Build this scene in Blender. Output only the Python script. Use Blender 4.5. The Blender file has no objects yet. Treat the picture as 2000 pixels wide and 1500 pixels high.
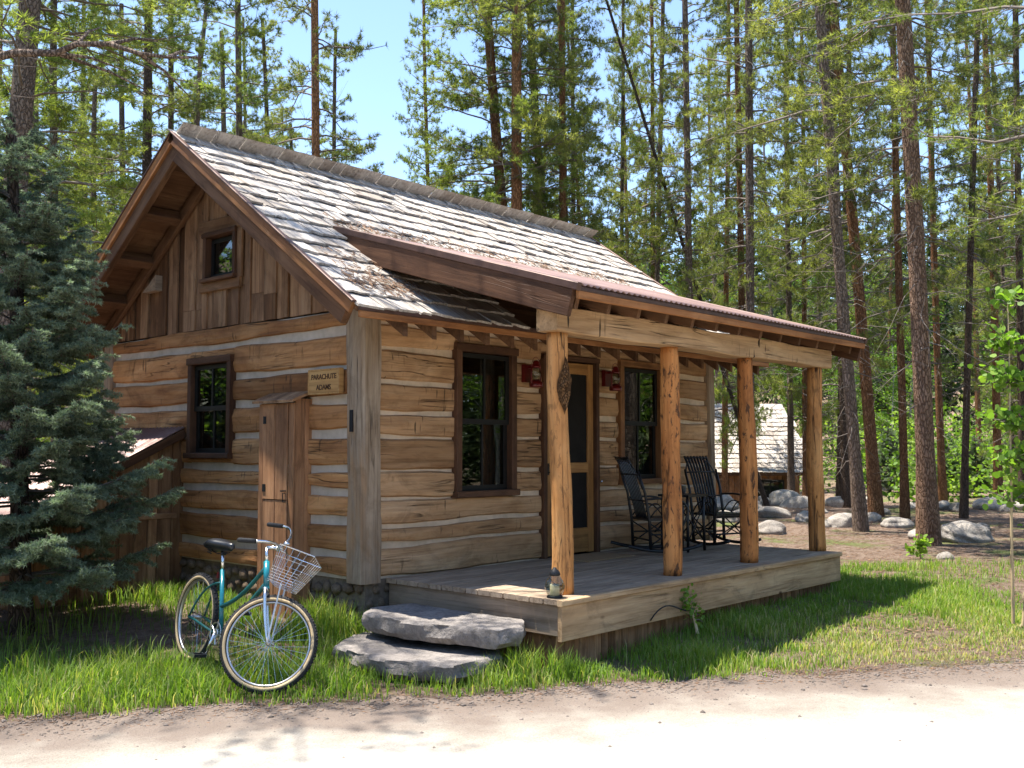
import bpy, bmesh, math, random
import numpy as np
from mathutils import Vector, Matrix, Quaternion
R = math.radians
random.seed(7); NR = np.random.default_rng(7)
S = bpy.context.scene
COL = S.collection

# ------------------------------------------------------------------ camera, sky, sun, exposure
CAM = Vector((-5.638, -6.854, 1.68)); YAW = -0.8339; PITCH = 0.0643; FPX = 1973.7
cd = bpy.data.cameras.new('camera'); cam = bpy.data.objects.new('camera', cd); COL.objects.link(cam)
cam.location = CAM; cam.rotation_euler = (math.pi / 2 + PITCH, 0, YAW)
cd.sensor_width = 36; cd.lens = FPX / 2000 * 36; cd.clip_end = 2000; cd.clip_start = .05
S.camera = cam
SUN = Vector((-.14, .22, 1)).normalized()
w = bpy.data.worlds.new('World'); S.world = w; w.use_nodes = True
nt = w.node_tree; bg = nt.nodes['Background']; sky = nt.nodes.new('ShaderNodeTexSky'); sky.sky_type = 'NISHITA'
sky.sun_disc = False; sky.sun_elevation = math.asin(SUN.z); sky.sun_rotation = math.atan2(SUN.x, SUN.y)
sky.altitude = 2300; sky.air_density = 1.0; sky.dust_density = 1.3; sky.ozone_density = .7
nt.links.new(sky.outputs[0], bg.inputs[0]); bg.inputs[1].default_value = .15
sl = bpy.data.lights.new('sun', 'SUN'); so = bpy.data.objects.new('sun', sl); COL.objects.link(so)
sl.energy = 5.0; sl.angle = R(.53); sl.color = (1, .94, .83)
so.rotation_euler = SUN.to_track_quat('Z', 'Y').to_euler(); so.location = (0, 0, 30)
S.view_settings.view_transform = 'Standard'; S.view_settings.look = 'None'
S.view_settings.exposure = 1.48; S.view_settings.gamma = 1
S.render.engine = 'CYCLES'
cy = S.cycles; cy.max_bounces = 6; cy.diffuse_bounces = 3; cy.glossy_bounces = 3; cy.transmission_bounces = 4; cy.transparent_max_bounces = 8
cy.use_denoising = True; cy.caustics_reflective = False; cy.caustics_refractive = False

# ------------------------------------------------------------------ helpers
FW = Vector((-math.sin(YAW) * math.cos(PITCH), math.cos(YAW) * math.cos(PITCH), math.sin(PITCH)))
RT = Vector((math.cos(YAW), math.sin(YAW), 0)); UP = RT.cross(FW)
def at(px, py, depth): return CAM + (FW + RT * ((px - 1000) / FPX) + UP * ((750 - py) / FPX)) * depth
def gp(px, py, z=0):
    d = FW + RT * ((px - 1000) / FPX) + UP * ((750 - py) / FPX)
    return CAM + d * ((z - CAM.z) / d.z)
RD = Vector((.829, -.559, 0)); RN = Vector((.559, .829, 0)); RO = Vector((-.05, -2.27, 0))
def smooth(a, b, x):
    t = np.clip((x - a) / (b - a), 0, 1); return t * t * (3 - 2 * t)
def hgt(x, y):
    x = np.asarray(x, float); y = np.asarray(y, float)
    d = (x - RO.x) * RN.x + (y - RO.y) * RN.y
    h = .16 * smooth(.4, 3.0, d) + .03 * np.sin(x * 1.3 + y * .7) * smooth(.6, 2, d)
    far = np.hypot(x - CAM.x, y - CAM.y)
    h = h + .08 * np.sin(x * .31 + 1) * np.sin(y * .27) * smooth(12, 20, far)
    az = np.degrees(np.arctan2((x - CAM.x) * RT.x + (y - CAM.y) * RT.y, (x - CAM.x) * FW.x + (y - CAM.y) * FW.y))
    hill = 19 - .12 * np.clip(az, -40, 40) - 11 * np.exp(-((az + 7) / 7.0) ** 2)
    h = h - 1.25 * np.exp(-((x - 27.5) ** 2 + (y - 14) ** 2) / 40.)
    h = h + hill * smooth(52, 120, far) * (d > 0) + 3 * smooth(0, 1, (far - 120) / 100)
    return h
def g(x, y): return float(hgt(x, y))
def tag(o, label=None, cat=None, group=None, kind=None):
    if label: o['label'] = label
    if cat: o['category'] = cat
    if group: o['group'] = group
    if kind: o['kind'] = kind
    return o
def empty(name, loc=(0, 0, 0), parent=None):
    o = bpy.data.objects.new(name, None); COL.objects.link(o); o.location = loc; o.empty_display_size = .1
    if parent: o.parent = parent
    return o
def mkmesh(name, verts, faces, mat=None, smooth_=False, attr=None):
    me = bpy.data.meshes.new(name); me.from_pydata([tuple(v) for v in verts], [], faces)
    if mat: me.materials.append(mat)
    if smooth_: me.polygons.foreach_set('use_smooth', [True] * len(me.polygons))
    me.update(); return me
def mknp(name, V, F, mat, v=None, smooth_=False):
    """V (n,3) float array, F (m,k) int array, v per-face float attribute"""
    me = bpy.data.meshes.new(name); m, k = F.shape
    me.vertices.add(len(V)); me.vertices.foreach_set('co', np.ascontiguousarray(V, dtype=np.float32).ravel())
    me.loops.add(m * k); me.loops.foreach_set('vertex_index', np.ascontiguousarray(F, dtype=np.int32).ravel())
    me.polygons.add(m); me.polygons.foreach_set('loop_start', np.arange(0, m * k, k, dtype=np.int32))
    me.polygons.foreach_set('loop_total', np.full(m, k, dtype=np.int32))
    if mat: me.materials.append(mat)
    if v is not None:
        a = me.attributes.new('v', 'FLOAT', 'FACE'); a.data.foreach_set('value', np.ascontiguousarray(v, dtype=np.float32))
    if smooth_: me.polygons.foreach_set('use_smooth', np.ones(m, dtype=bool))
    me.update(calc_edges=True); return me
def obj(name, me, parent=None, mtx=None):
    o = bpy.data.objects.new(name, me); COL.objects.link(o)
    if parent: o.parent = parent
    if mtx is not None: o.matrix_local = mtx
    return o
class MB:
    def __init__(s): s.v = []; s.f = []
    def add(s, vs, fs):
        n = len(s.v); s.v += [tuple(v) for v in vs]; s.f += [tuple(i + n for i in f) for f in fs]; return s
    def box(s, c, d, rot=None):
        hx, hy, hz = d[0] / 2, d[1] / 2, d[2] / 2
        vs = [Vector((x, y, z)) for x in (-hx, hx) for y in (-hy, hy) for z in (-hz, hz)]
        if rot is not None: vs = [rot @ v for v in vs]
        c = Vector(c)
        return s.add([v + c for v in vs], [(0, 1, 3, 2), (4, 6, 7, 5), (0, 4, 5, 1), (2, 3, 7, 6), (0, 2, 6, 4), (1, 5, 7, 3)])
    def bx(s, x0, x1, y0, y1, z0, z1): return s.box(((x0 + x1) / 2, (y0 + y1) / 2, (z0 + z1) / 2), (x1 - x0, y1 - y0, z1 - z0))
    def tube(s, pts, rad, n=8, cap=True, flat=1):
        pts = [Vector(p) for p in pts]
        if not hasattr(rad, '__len__'): rad = [rad] * len(pts)
        vs = []; ref = None
        for i, p in enumerate(pts):
            t = (pts[min(i + 1, len(pts) - 1)] - pts[max(i - 1, 0)])
            if t.length < 1e-9: t = Vector((0, 0, 1))
            t.normalize()
            if ref is None: ref = t.orthogonal().normalized()
            ref = (ref - t * ref.dot(t)); ref = ref.normalized() if ref.length > 1e-6 else t.orthogonal().normalized()
            b = t.cross(ref)
            for k in range(n):
                a = 2 * math.pi * k / n
                vs.append(p + (ref * math.cos(a) + b * math.sin(a) * flat) * rad[i])
        fs = []
        for i in range(len(pts) - 1):
            for k in range(n):
                k2 = (k + 1) % n; fs.append((i * n + k, i * n + k2, (i + 1) * n + k2, (i + 1) * n + k))
        if cap: fs.append(tuple(range(n - 1, -1, -1))); fs.append(tuple(range((len(pts) - 1) * n, len(pts) * n)))
        return s.add(vs, fs)
    def ring(s, c, ax, r, pr, n=40, m=8, sx=1):
        """torus round axis ax; sx stretches the section along the axis"""
        c = Vector(c); ax = Vector(ax).normalized(); u = ax.orthogonal().normalized(); v = ax.cross(u); vs = []; fs = []
        for i in range(n):
            a = 2 * math.pi * i / n; d = u * math.cos(a) + v * math.sin(a)
            for j in range(m):
                b = 2 * math.pi * j / m; vs.append(c + d * (r + pr * math.cos(b)) + ax * (pr * sx * math.sin(b)))
        for i in range(n):
            for j in range(m):
                i2 = (i + 1) % n; j2 = (j + 1) % m; fs.append((i * m + j, i2 * m + j, i2 * m + j2, i * m + j2))
        return s.add(vs, fs)
    def lathe(s, prof, c=(0, 0, 0), n=20, ax=None):
        c = Vector(c); vs = []; fs = []
        for (r, z) in prof:
            for k in range(n):
                a = 2 * math.pi * k / n; vs.append(c + Vector((r * math.cos(a), r * math.sin(a), z)))
        for i in range(len(prof) - 1):
            for k in range(n):
                k2 = (k + 1) % n; fs.append((i * n + k, i * n + k2, (i + 1) * n + k2, (i + 1) * n + k))
        return s.add(vs, fs)
    def prism(s, poly, a, b, ax):
        """polygon in the two other axes, extruded from a to b along axis ax (0,1,2)"""
        def pt(p, t):
            q = list(p); q.insert(ax, t); return q
        n = len(poly); vs = [pt(p, a) for p in poly] + [pt(p, b) for p in poly]
        fs = [tuple(range(n - 1, -1, -1)), tuple(range(n, 2 * n))] + [(i, (i + 1) % n, n + (i + 1) % n, n + i) for i in range(n)]
        return s.add(vs, fs)
    def mesh(s, name, mat, smooth_=False): return mkmesh(name, s.v, s.f, mat, smooth_)
    def build(s, name, mat, parent=None, smooth_=False, mtx=None, fixn=True):
        me = s.mesh(name, mat, smooth_)
        if fixn:
            bm = bmesh.new(); bm.from_mesh(me); bmesh.ops.recalc_face_normals(bm, faces=bm.faces); bm.to_mesh(me); bm.free()
        return obj(name, me, parent, mtx)
def frame_mtx(p0, xdir, zdir):
    x = Vector(xdir).normalized(); z = Vector(zdir); z = (z - x * z.dot(x)).normalized(); y = z.cross(x)
    m = Matrix((x, y, z)).transposed().to_4x4(); m.translation = Vector(p0); return m
def board(name, p0, p1, hz, ty, mat, parent=None, up=(0, 0, 1), ch=.006, wob=.0, seg=1):
    """plank from p0 to p1: hz wide along 'up', ty thick across; origin at p0, X along the grain; chamfered"""
    p0 = Vector(p0); p1 = Vector(p1); L = (p1 - p0).length; a = ty / 2; b = hz / 2; c = min(ch, a * .6, b * .6)
    sec = [(-a + c, -b), (a - c, -b), (a, -b + c), (a, b - c), (a - c, b), (-a + c, b), (-a, b - c), (-a, -b + c)]
    m = MB(); vs = []; n = 8; ph = [random.random() * 6 for _ in range(4)]
    for i in range(seg + 1):
        x = L * i / seg
        for (y, z) in sec:
            dz = wob * (math.sin(x * 3.1 + ph[0] + (2 if z > 0 else 0)) + .6 * math.sin(x * 7.7 + ph[1] + (3 if z > 0 else 0))) if wob else 0
            dy = wob * .6 * math.sin(x * 4.3 + ph[2]) if wob else 0
            vs.append((x, y + dy, z + dz))
    fs = [tuple(range(n - 1, -1, -1)), tuple(range(seg * n, (seg + 1) * n))]
    for i in range(seg):
        for k in range(n): fs.append((i * n + k, i * n + (k + 1) % n, (i + 1) * n + (k + 1) % n, (i + 1) * n + k))
    return m.add(vs, fs).build(name, mat, parent, mtx=frame_mtx(p0, p1 - p0, up), fixn=False)

# ------------------------------------------------------------------ materials
def newmat(name):
    m = bpy.data.materials.new(name); m.use_nodes = True; return m, m.node_tree, m.node_tree.nodes['Principled BSDF']
def N(nt, typ, **kw):
    n = nt.nodes.new('ShaderNode' + typ)
    for k, v in kw.items():
        if k.startswith('i_'): n.inputs[k[2:].replace('_', ' ')].default_value = v
        elif k.startswith('n_'): n.inputs[int(k[2:])].default_value = v
        else: setattr(n, k, v)
    return n
def LK(nt, a, b): nt.links.new(a, b)
def ramp(nt, fac, stops, interp='LINEAR'):
    r = nt.nodes.new('ShaderNodeValToRGB'); r.color_ramp.interpolation = interp; e = r.color_ramp.elements
    while len(e) > 1: e.remove(e[-1])
    for i, (p, c) in enumerate(stops):
        x = e[0] if i == 0 else e.new(p)
        x.position = p; x.color = (*c, 1) if len(c) == 3 else c
    if fac is not None: LK(nt, fac, r.inputs[0])
    return r
def mixc(nt, fac, a, b, mode='MIX'):
    n = nt.nodes.new('ShaderNodeMix'); n.data_type = 'RGBA'; n.blend_type = mode
    if hasattr(fac, 'links'): LK(nt, fac, n.inputs[0])
    else: n.inputs[0].default_value = fac
    for k, c in ((6, a), (7, b)):
        if hasattr(c, 'links'): LK(nt, c, n.inputs[k])
        else: n.inputs[k].default_value = (*c, 1)
    return n.outputs[2]
def coords(nt, scale, rnd=True, rot=(0, 0, 0)):
    tc = N(nt, 'TexCoord'); mp = N(nt, 'Mapping'); mp.inputs['Scale'].default_value = scale; mp.inputs['Rotation'].default_value = rot
    src = tc.outputs['Object']
    if rnd:
        oi = N(nt, 'ObjectInfo'); mu = N(nt, 'Math', operation='MULTIPLY', n_1=37.0); LK(nt, oi.outputs['Random'], mu.inputs[0])
        va = N(nt, 'VectorMath', operation='ADD'); LK(nt, src, va.inputs[0]); LK(nt, mu.outputs[0], va.inputs[1]); src = va.outputs[0]
    LK(nt, src, mp.inputs[0]); return mp.outputs[0]
def noise(nt, vec, scale=1, detail=4, rough=.55, dist=0):
    n = N(nt, 'TexNoise'); n.inputs['Scale'].default_value = scale; n.inputs['Detail'].default_value = detail
    n.inputs['Roughness'].default_value = rough; n.inputs['Distortion'].default_value = dist
    if vec is not None: LK(nt, vec, n.inputs['Vector'])
    return n.outputs[0]
def bump(nt, h, dist, strength=1.0):
    b = N(nt, 'Bump'); b.inputs['Strength'].default_value = strength; b.inputs['Distance'].default_value = dist
    LK(nt, h, b.inputs['Height']); return b.outputs[0]
def wood(name, cols, dark=(.03, .02, .012), rough=.82, crack=.5, ticks=0., stain=.5, vary=.35, axis='X', gs=1., bd=.004, knots=0., spec=.25, flecks=0.):
    """cols: three tones light, mid, deep; grain runs along 'axis'"""
    m, nt, p = newmat(name)
    def sc(l, c): return {'X': (l, c, c), 'Z': (c, c, l), 'Y': (c, l, c)}[axis]
    v1 = coords(nt, sc(1.1 * gs, 26 * gs)); v2 = coords(nt, sc(.9 * gs, 3.2 * gs)); v3 = coords(nt, sc(1.6 * gs, 34 * gs))
    n1 = noise(nt, v1, 1, 5, .65, .4); n2 = noise(nt, v2, 1, 4, .6, .8)
    c = ramp(nt, n2, [(.3, cols[2]), (.5, cols[1]), (.7, cols[0])]).outputs[0]
    gr = ramp(nt, n1, [(.3, (.55, .5, .45)), (.52, (1, 1, 1)), (.75, (1.18, 1.14, 1.08))]).outputs[0]
    c = mixc(nt, .85, c, gr, 'MULTIPLY')
    oi = N(nt, 'ObjectInfo'); rr = ramp(nt, oi.outputs['Random'], [(0, (1 - vary, 1 - vary * 1.15, 1 - vary * 1.3)), (.35, (1, .97, .93)), (.65, (1.02, 1.02, 1.02)), (1, (1 + vary * .5, 1 + vary * .42, 1 + vary * .3))])
    c = mixc(nt, 1, c, rr.outputs[0], 'MULTIPLY')
    hgt_ = n1
    if stain:
        st = ramp(nt, noise(nt, coords(nt, sc(1.3 * gs, 2.2 * gs)), 1.7, 6, .7, 1.2), [(.5, (0, 0, 0)), (.68, (stain,) * 3)]).outputs[0]
        c = mixc(nt, st, c, tuple(x * .32 for x in cols[2]))
    if crack:
        ck = ramp(nt, noise(nt, v3, .33, 3, .5, 1.1), [(.482, (0, 0, 0)), (.5, (crack,) * 3), (.518, (0, 0, 0))])
        mask = ramp(nt, noise(nt, coords(nt, sc(.8, 2.)), 1.3, 2), [(.52, (0, 0, 0)), (.6, (1, 1, 1))]).outputs[0]
        ckm = mixc(nt, 1, ck.outputs[0], mask, 'MULTIPLY'); c = mixc(nt, ckm, c, dark)
        s = N(nt, 'Math', operation='MULTIPLY_ADD'); LK(nt, ckm, s.inputs[0]); s.inputs[1].default_value = -2.2; LK(nt, n1, s.inputs[2]); hgt_ = s.outputs[0]
    if ticks:
        tv = coords(nt, sc(30, 4.5), rot=(0, .12, 0)); tk = ramp(nt, noise(nt, tv, 1, 1.5, .5, .3), [(.64, (0, 0, 0)), (.68, (ticks,) * 3)]).outputs[0]
        tm = ramp(nt, noise(nt, coords(nt, sc(1.2, 1.2)), 1.5, 2), [(.5, (0, 0, 0)), (.62, (1, 1, 1))]).outputs[0]
        tk = mixc(nt, 1, tk, tm, 'MULTIPLY'); c = mixc(nt, tk, c, dark)
    if flecks:
        fm = ramp(nt, noise(nt, coords(nt, sc(7, 22)), 1, 4, .7, .6), [(.55, (0, 0, 0)), (.62, (flecks,) * 3)]).outputs[0]; c = mixc(nt, fm, c, (.085, .04, .02))
    if knots:
        vo = N(nt, 'TexVoronoi'); LK(nt, coords(nt, sc(2.2, 4.5)), vo.inputs['Vector']); vo.inputs['Scale'].default_value = 1.
        kn = ramp(nt, vo.outputs['Distance'], [(.05, (knots,) * 3), (.11, (0, 0, 0))]).outputs[0]; c = mixc(nt, kn, c, (.08, .035, .015))
    LK(nt, c, p.inputs['Base Color']); p.inputs['Roughness'].default_value = rough; p.inputs['Specular IOR Level'].default_value = spec
    LK(nt, bump(nt, hgt_, bd), p.inputs['Normal']); return m
def plain(name, col, rough=.6, metal=0., var=.15, scale=8., bd=0., spec=.4):
    m, nt, p = newmat(name); n = noise(nt, coords(nt, (1, 1, 1)), scale, 5, .65)
    c = ramp(nt, n, [(.3, tuple(x * (1 - var) for x in col)), (.7, tuple(min(1, x * (1 + var)) for x in col))]).outputs[0]
    LK(nt, c, p.inputs['Base Color']); p.inputs['Roughness'].default_value = rough; p.inputs['Metallic'].default_value = metal
    p.inputs['Specular IOR Level'].default_value = spec
    if bd: LK(nt, bump(nt, n, bd), p.inputs['Normal'])
    return m
def leafmat(name, stops, trans=.35, rough=.55, tcol=(1.25, 1.35, .5)):
    m, nt, p = newmat(name); at_ = N(nt, 'Attribute', attribute_name='v'); oi = N(nt, 'ObjectInfo')
    a = N(nt, 'Math', operation='MULTIPLY_ADD'); LK(nt, oi.outputs['Random'], a.inputs[0]); a.inputs[1].default_value = .35; LK(nt, at_.outputs['Fac'], a.inputs[2])
    b = N(nt, 'Math', operation='SUBTRACT'); LK(nt, a.outputs[0], b.inputs[0]); b.inputs[1].default_value = .17
    c = ramp(nt, b.outputs[0], stops).outputs[0]
    LK(nt, c, p.inputs['Base Color']); p.inputs['Roughness'].default_value = rough; p.inputs['Specular IOR Level'].default_value = .3
    tr = N(nt, 'BsdfTranslucent'); LK(nt, mixc(nt, 1, c, tcol, 'MULTIPLY'), tr.inputs[0])
    mx = N(nt, 'MixShader'); mx.inputs[0].default_value = trans
    LK(nt, p.outputs[0], mx.inputs[1]); LK(nt, tr.outputs[0], mx.inputs[2]); LK(nt, mx.outputs[0], nt.nodes['Material Output'].inputs[0]); return m
M = {}
M['log_front'] = wood('hewn_log_tan', [(.57, .375, .22), (.47, .285, .15), (.34, .185, .088)], crack=.65, ticks=.75, stain=.42, vary=.34, bd=.008)
M['log_gable'] = wood('hewn_log_brown', [(.53, .30, .14), (.41, .205, .085), (.27, .12, .048)], crack=.7, ticks=.7, stain=.5, vary=.45, bd=.008)
M['beam'] = wood('hewn_beam', [(.60, .415, .25), (.50, .33, .19), (.38, .235, .12)], crack=.6, ticks=1., stain=.25, vary=.05, bd=.008)
M['post_grey'] = wood('weathered_corner_post', [(.38, .30, .22), (.29, .215, .15), (.33, .195, .10)], crack=.9, stain=.35, vary=.12, bd=.006)
M['gable_board'] = wood('barn_board', [(.40, .25, .145), (.26, .145, .078), (.14, .072, .038)], crack=.6, stain=.5, vary=.55, bd=.004)
M['trim'] = wood('dark_stained_trim', [(.15, .075, .04), (.10, .048, .026), (.06, .028, .016)], crack=.3, stain=.4, vary=.2, bd=.003, rough=.7)
M['rafter'] = wood('rafter_brown', [(.20, .11, .06), (.14, .072, .038), (.085, .042, .022)], crack=.4, stain=.4, vary=.25, bd=.003)
M['fascia'] = wood('cedar_fascia', [(.42, .2, .085), (.33, .145, .055), (.24, .095, .035)], crack=.3, stain=.35, vary=.2, bd=.003)
M['golden'] = wood('golden_pine', [(.46, .25, .09), (.36, .18, .06), (.26, .12, .04)], crack=.25, stain=.3, vary=.15, bd=.002, knots=.8, rough=.55)
M['pole'] = wood('peeled_pine_pole', [(.66, .36, .145), (.55, .26, .088), (.40, .17, .055)], crack=.8, stain=.3, vary=.1, axis='Z', bd=.009, knots=.95, rough=.62, flecks=.45)
M['deck'] = wood('weathered_deck', [(.40, .315, .235), (.32, .245, .18), (.24, .18, .13)], crack=.4, stain=.3, vary=.2, bd=.003)
M['rim'] = wood('rim_board_pine', [(.53, .375, .225), (.45, .30, .17), (.34, .22, .12)], crack=.4, stain=.4, vary=.1, bd=.004, knots=.9)
M['shingle'] = wood('cedar_shingle', [(.55, .515, .48), (.46, .425, .395), (.34, .30, .27)], crack=.6, stain=.3, vary=.28, axis='Y', gs=1.6, bd=.005, rough=.9)
M['cabinet'] = wood('cabinet_board', [(.42, .235, .13), (.32, .165, .085), (.20, .095, .048)], crack=.5, stain=.45, vary=.4, bd=.003)
M['chink'] = plain('chinking_mortar', (.48, .40, .32), .9, var=.2, scale=5, bd=.006)
M['chink_f'] = plain('tan_chinking_mortar', (.58, .45, .325), .9, var=.2, scale=6, bd=.006)
M['black'] = plain('black_paint', (.012, .012, .014), .38, var=.3)
M['iron'] = plain('black_iron', (.03, .03, .032), .55, .6)
M['rubber'] = plain('black_rubber', (.02, .02, .022), .8)
M['tan'] = plain('tan_sidewall', (.50, .38, .22), .75)
M['chrome'] = plain('bright_steel', (.72, .73, .75), .22, 1.0, var=.06)
M['alloy'] = plain('dull_alloy', (.55, .56, .58), .38, 1.0, var=.1)
M['teal'] = plain('teal_enamel', (.012, .20, .25), .25, 0, var=.12, spec=.7)
M['dkteal'] = plain('dark_teal_enamel', (.012, .10, .105), .3, 0, var=.15, spec=.7)
M['saddle'] = plain('black_vinyl', (.016, .017, .022), .33, spec=.6)
M['red'] = plain('dark_red_enamel', (.13, .008, .008), .28, .2, spec=.6)
M['wax'] = plain('candle_wax', (.80, .66, .40), .5, var=.05)
M['mat'] = plain('coir_mat', (.30, .20, .11), .95, var=.3, scale=120, bd=.004)
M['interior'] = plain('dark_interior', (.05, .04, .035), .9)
M['curtain'] = plain('dark_curtain', (.09, .075, .07), .9)
M['letter'] = plain('burnt_lettering', (.07, .03, .012), .8)
M['tin'] = plain('tin_cup', (.5, .5, .48), .35, 1.0)
M['screen'] = plain('insect_screen', (.022, .02, .018), .9, spec=.05)
def metalroof(name, col):
    m, nt, p = newmat(name); n = noise(nt, coords(nt, (1, 1, 1), False), 1.6, 6, .7, .5)
    c = ramp(nt, n, [(.3, tuple(x * .6 for x in col)), (.55, col), (.75, (.36, .27, .25))]).outputs[0]
    LK(nt, c, p.inputs['Base Color']); p.inputs['Roughness'].default_value = .52; p.inputs['Metallic'].default_value = .25; return m
M['corr'] = metalroof('rusted_corrugated', (.26, .165, .145))
M['flash'] = plain('brown_flashing', (.095, .052, .04), .5, .3, var=.25)
def glass(name):
    m, nt, p = newmat(name); nt.nodes.remove(p)
    tr = N(nt, 'BsdfTransparent'); tr.inputs[0].default_value = (.62, .66, .64, 1); gl = N(nt, 'BsdfGlossy'); gl.inputs['Roughness'].default_value = .015
    gl.inputs[0].default_value = (.95, .97, .97, 1)
    nz = noise(nt, coords(nt, (1, 1, 1)), 1.8, 1); LK(nt, bump(nt, nz, .0015), gl.inputs['Normal'])
    lw = N(nt, 'LayerWeight'); lw.inputs[0].default_value = .5; pw = N(nt, 'Math', operation='POWER', n_1=4.0); LK(nt, lw.outputs['Facing'], pw.inputs[0]); fr = N(nt, 'Math', operation='MULTIPLY_ADD', n_1=.9, n_2=.06); LK(nt, pw.outputs[0], fr.inputs[0]); mx = N(nt, 'MixShader')
    LK(nt, fr.outputs[0], mx.inputs[0]); LK(nt, tr.outputs[0], mx.inputs[1]); LK(nt, gl.outputs[0], mx.inputs[2])
    LK(nt, mx.outputs[0], nt.nodes['Material Output'].inputs[0]); return m
M['glass'] = glass('window_glass')
def stone(name, a, b, c, sc=3., bd=.02, lichen=.5):
    m, nt, p = newmat(name); v = coords(nt, (1, 1, 1)); n = noise(nt, v, sc, 8, .68, .4); n2 = noise(nt, v, sc * 7, 5, .7)
    col = ramp(nt, n, [(.3, a), (.5, b), (.7, c)]).outputs[0]
    sp = ramp(nt, n2, [(.35, (.6, .6, .6)), (.6, (1.1, 1.1, 1.1))]).outputs[0]; col = mixc(nt, .8, col, sp, 'MULTIPLY')
    if lichen:
        lm = ramp(nt, noise(nt, v, sc * 1.7, 6, .75, 1), [(.56, (0, 0, 0)), (.63, (lichen,) * 3)]).outputs[0]; col = mixc(nt, lm, col, (.10, .095, .085))
    oi = N(nt, 'ObjectInfo'); col = mixc(nt, 1, col, ramp(nt, oi.outputs['Random'], [(0, (.75, .72, .7)), (1, (1.1, 1.08, 1.05))]).outputs[0], 'MULTIPLY')
    LK(nt, col, p.inputs['Base Color']); p.inputs['Roughness'].default_value = .92; p.inputs['Specular IOR Level'].default_value = .2
    ad = N(nt, 'Math', operation='ADD'); LK(nt, n, ad.inputs[0]); LK(nt, n2, ad.inputs[1]); LK(nt, bump(nt, ad.outputs[0], bd), p.inputs['Normal']); return m
M['boulder'] = stone('lichen_granite', (.28, .25, .23), (.40, .37, .34), (.52, .49, .45))
M['slab'] = stone('grey_slab', (.19, .178, .172), (.27, .25, .24), (.36, .335, .32), 3.2, .014, .35)
M['cobble'] = stone('foundation_cobble', (.15, .11, .08), (.22, .165, .12), (.30, .24, .18), 6, .008, .3)
M['mortar'] = plain('foundation_mortar', (.16, .125, .095), .95, var=.3, scale=20, bd=.01)
def bark(name, a, b, dark, sc=1.):
    m, nt, p = newmat(name); v = coords(nt, (15 * sc, 15 * sc, 5.5 * sc)); vo = N(nt, 'TexVoronoi', feature='DISTANCE_TO_EDGE'); vo.inputs['Scale'].default_value = 1.6
    vv = N(nt, 'VectorMath', operation='MULTIPLY_ADD'); nn = N(nt, 'TexNoise'); LK(nt, v, nn.inputs['Vector']); nn.inputs['Scale'].default_value = 1.2
    LK(nt, nn.outputs['Color'], vv.inputs[0]); vv.inputs[1].default_value = (1.2, 1.2, 1.2); LK(nt, v, vv.inputs[2]); LK(nt, vv.outputs[0], vo.inputs['Vector'])
    e = ramp(nt, vo.outputs['Distance'], [(0, (0, 0, 0)), (.16, (1, 1, 1))]).outputs[0]
    n = noise(nt, coords(nt, (1, 1, .5)), 5, 6, .7); c = ramp(nt, n, [(.35, a), (.65, b)]).outputs[0]
    c = mixc(nt, e, tuple(.55 * q + .45 * w for q, w in zip(dark, a)), c); oi = N(nt, 'ObjectInfo'); c = mixc(nt, 1, c, ramp(nt, oi.outputs['Random'], [(0, (.7, .7, .72)), (1, (1.2, 1.15, 1.1))]).outputs[0], 'MULTIPLY')
    LK(nt, c, p.inputs['Base Color']); p.inputs['Roughness'].default_value = .95; p.inputs['Specular IOR Level'].default_value = .1
    LK(nt, bump(nt, e, .02), p.inputs['Normal']); return m
M['bark'] = bark('pine_bark_grey', (.19, .14, .11), (.29, .225, .18), (.06, .043, .034))
M['bark_o'] = bark('pine_bark_orange', (.26, .125, .062), (.38, .205, .11), (.09, .045, .027))
M['bark_n'] = bark('pine_bark_brown', (.20, .125, .085), (.31, .21, .15), (.07, .042, .03))
M['bark_d'] = bark('pine_bark_dark', (.10, .07, .052), (.16, .115, .09), (.035, .025, .02))
M['bark_a'] = bark('aspen_bark', (.42, .42, .36), (.55, .54, .47), (.10, .09, .075), .5)
M['twig'] = plain('bare_twig', (.17, .14, .12), .95, var=.3)
M['needle'] = leafmat('pine_needles', [(0, (.08, .10, .045)), (.3, (.155, .18, .068)), (.65, (.25, .265, .095)), (1, (.33, .335, .12))], .55)
M['needle_y'] = leafmat('pine_needles_bright', [(0, (.085, .12, .04)), (.3, (.155, .2, .06)), (.65, (.25, .29, .09)), (1, (.36, .37, .12))], .56)
M['spruce'] = leafmat('blue_spruce_needles', [(0, (.10, .13, .082)), (.35, (.20, .245, .16)), (.7, (.30, .355, .24)), (1, (.44, .49, .35))], .42, tcol=(.9, 1.1, .8))
M['leaf'] = leafmat('aspen_leaves', [(0, (.06, .12, .02)), (.35, (.11, .21, .03)), (.7, (.17, .29, .045)), (1, (.27, .38, .07))], .5)
M['grass'] = leafmat('grass_blades', [(0, (.055, .11, .02)), (.3, (.115, .21, .03)), (.6, (.20, .31, .048)), (.8, (.30, .35, .09)), (1, (.48, .42, .24))], .48)
M['farwood'] = leafmat('far_conifers', [(0, (.03, .05, .02)), (.5, (.075, .11, .035)), (1, (.15, .18, .055))], .2)
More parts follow.
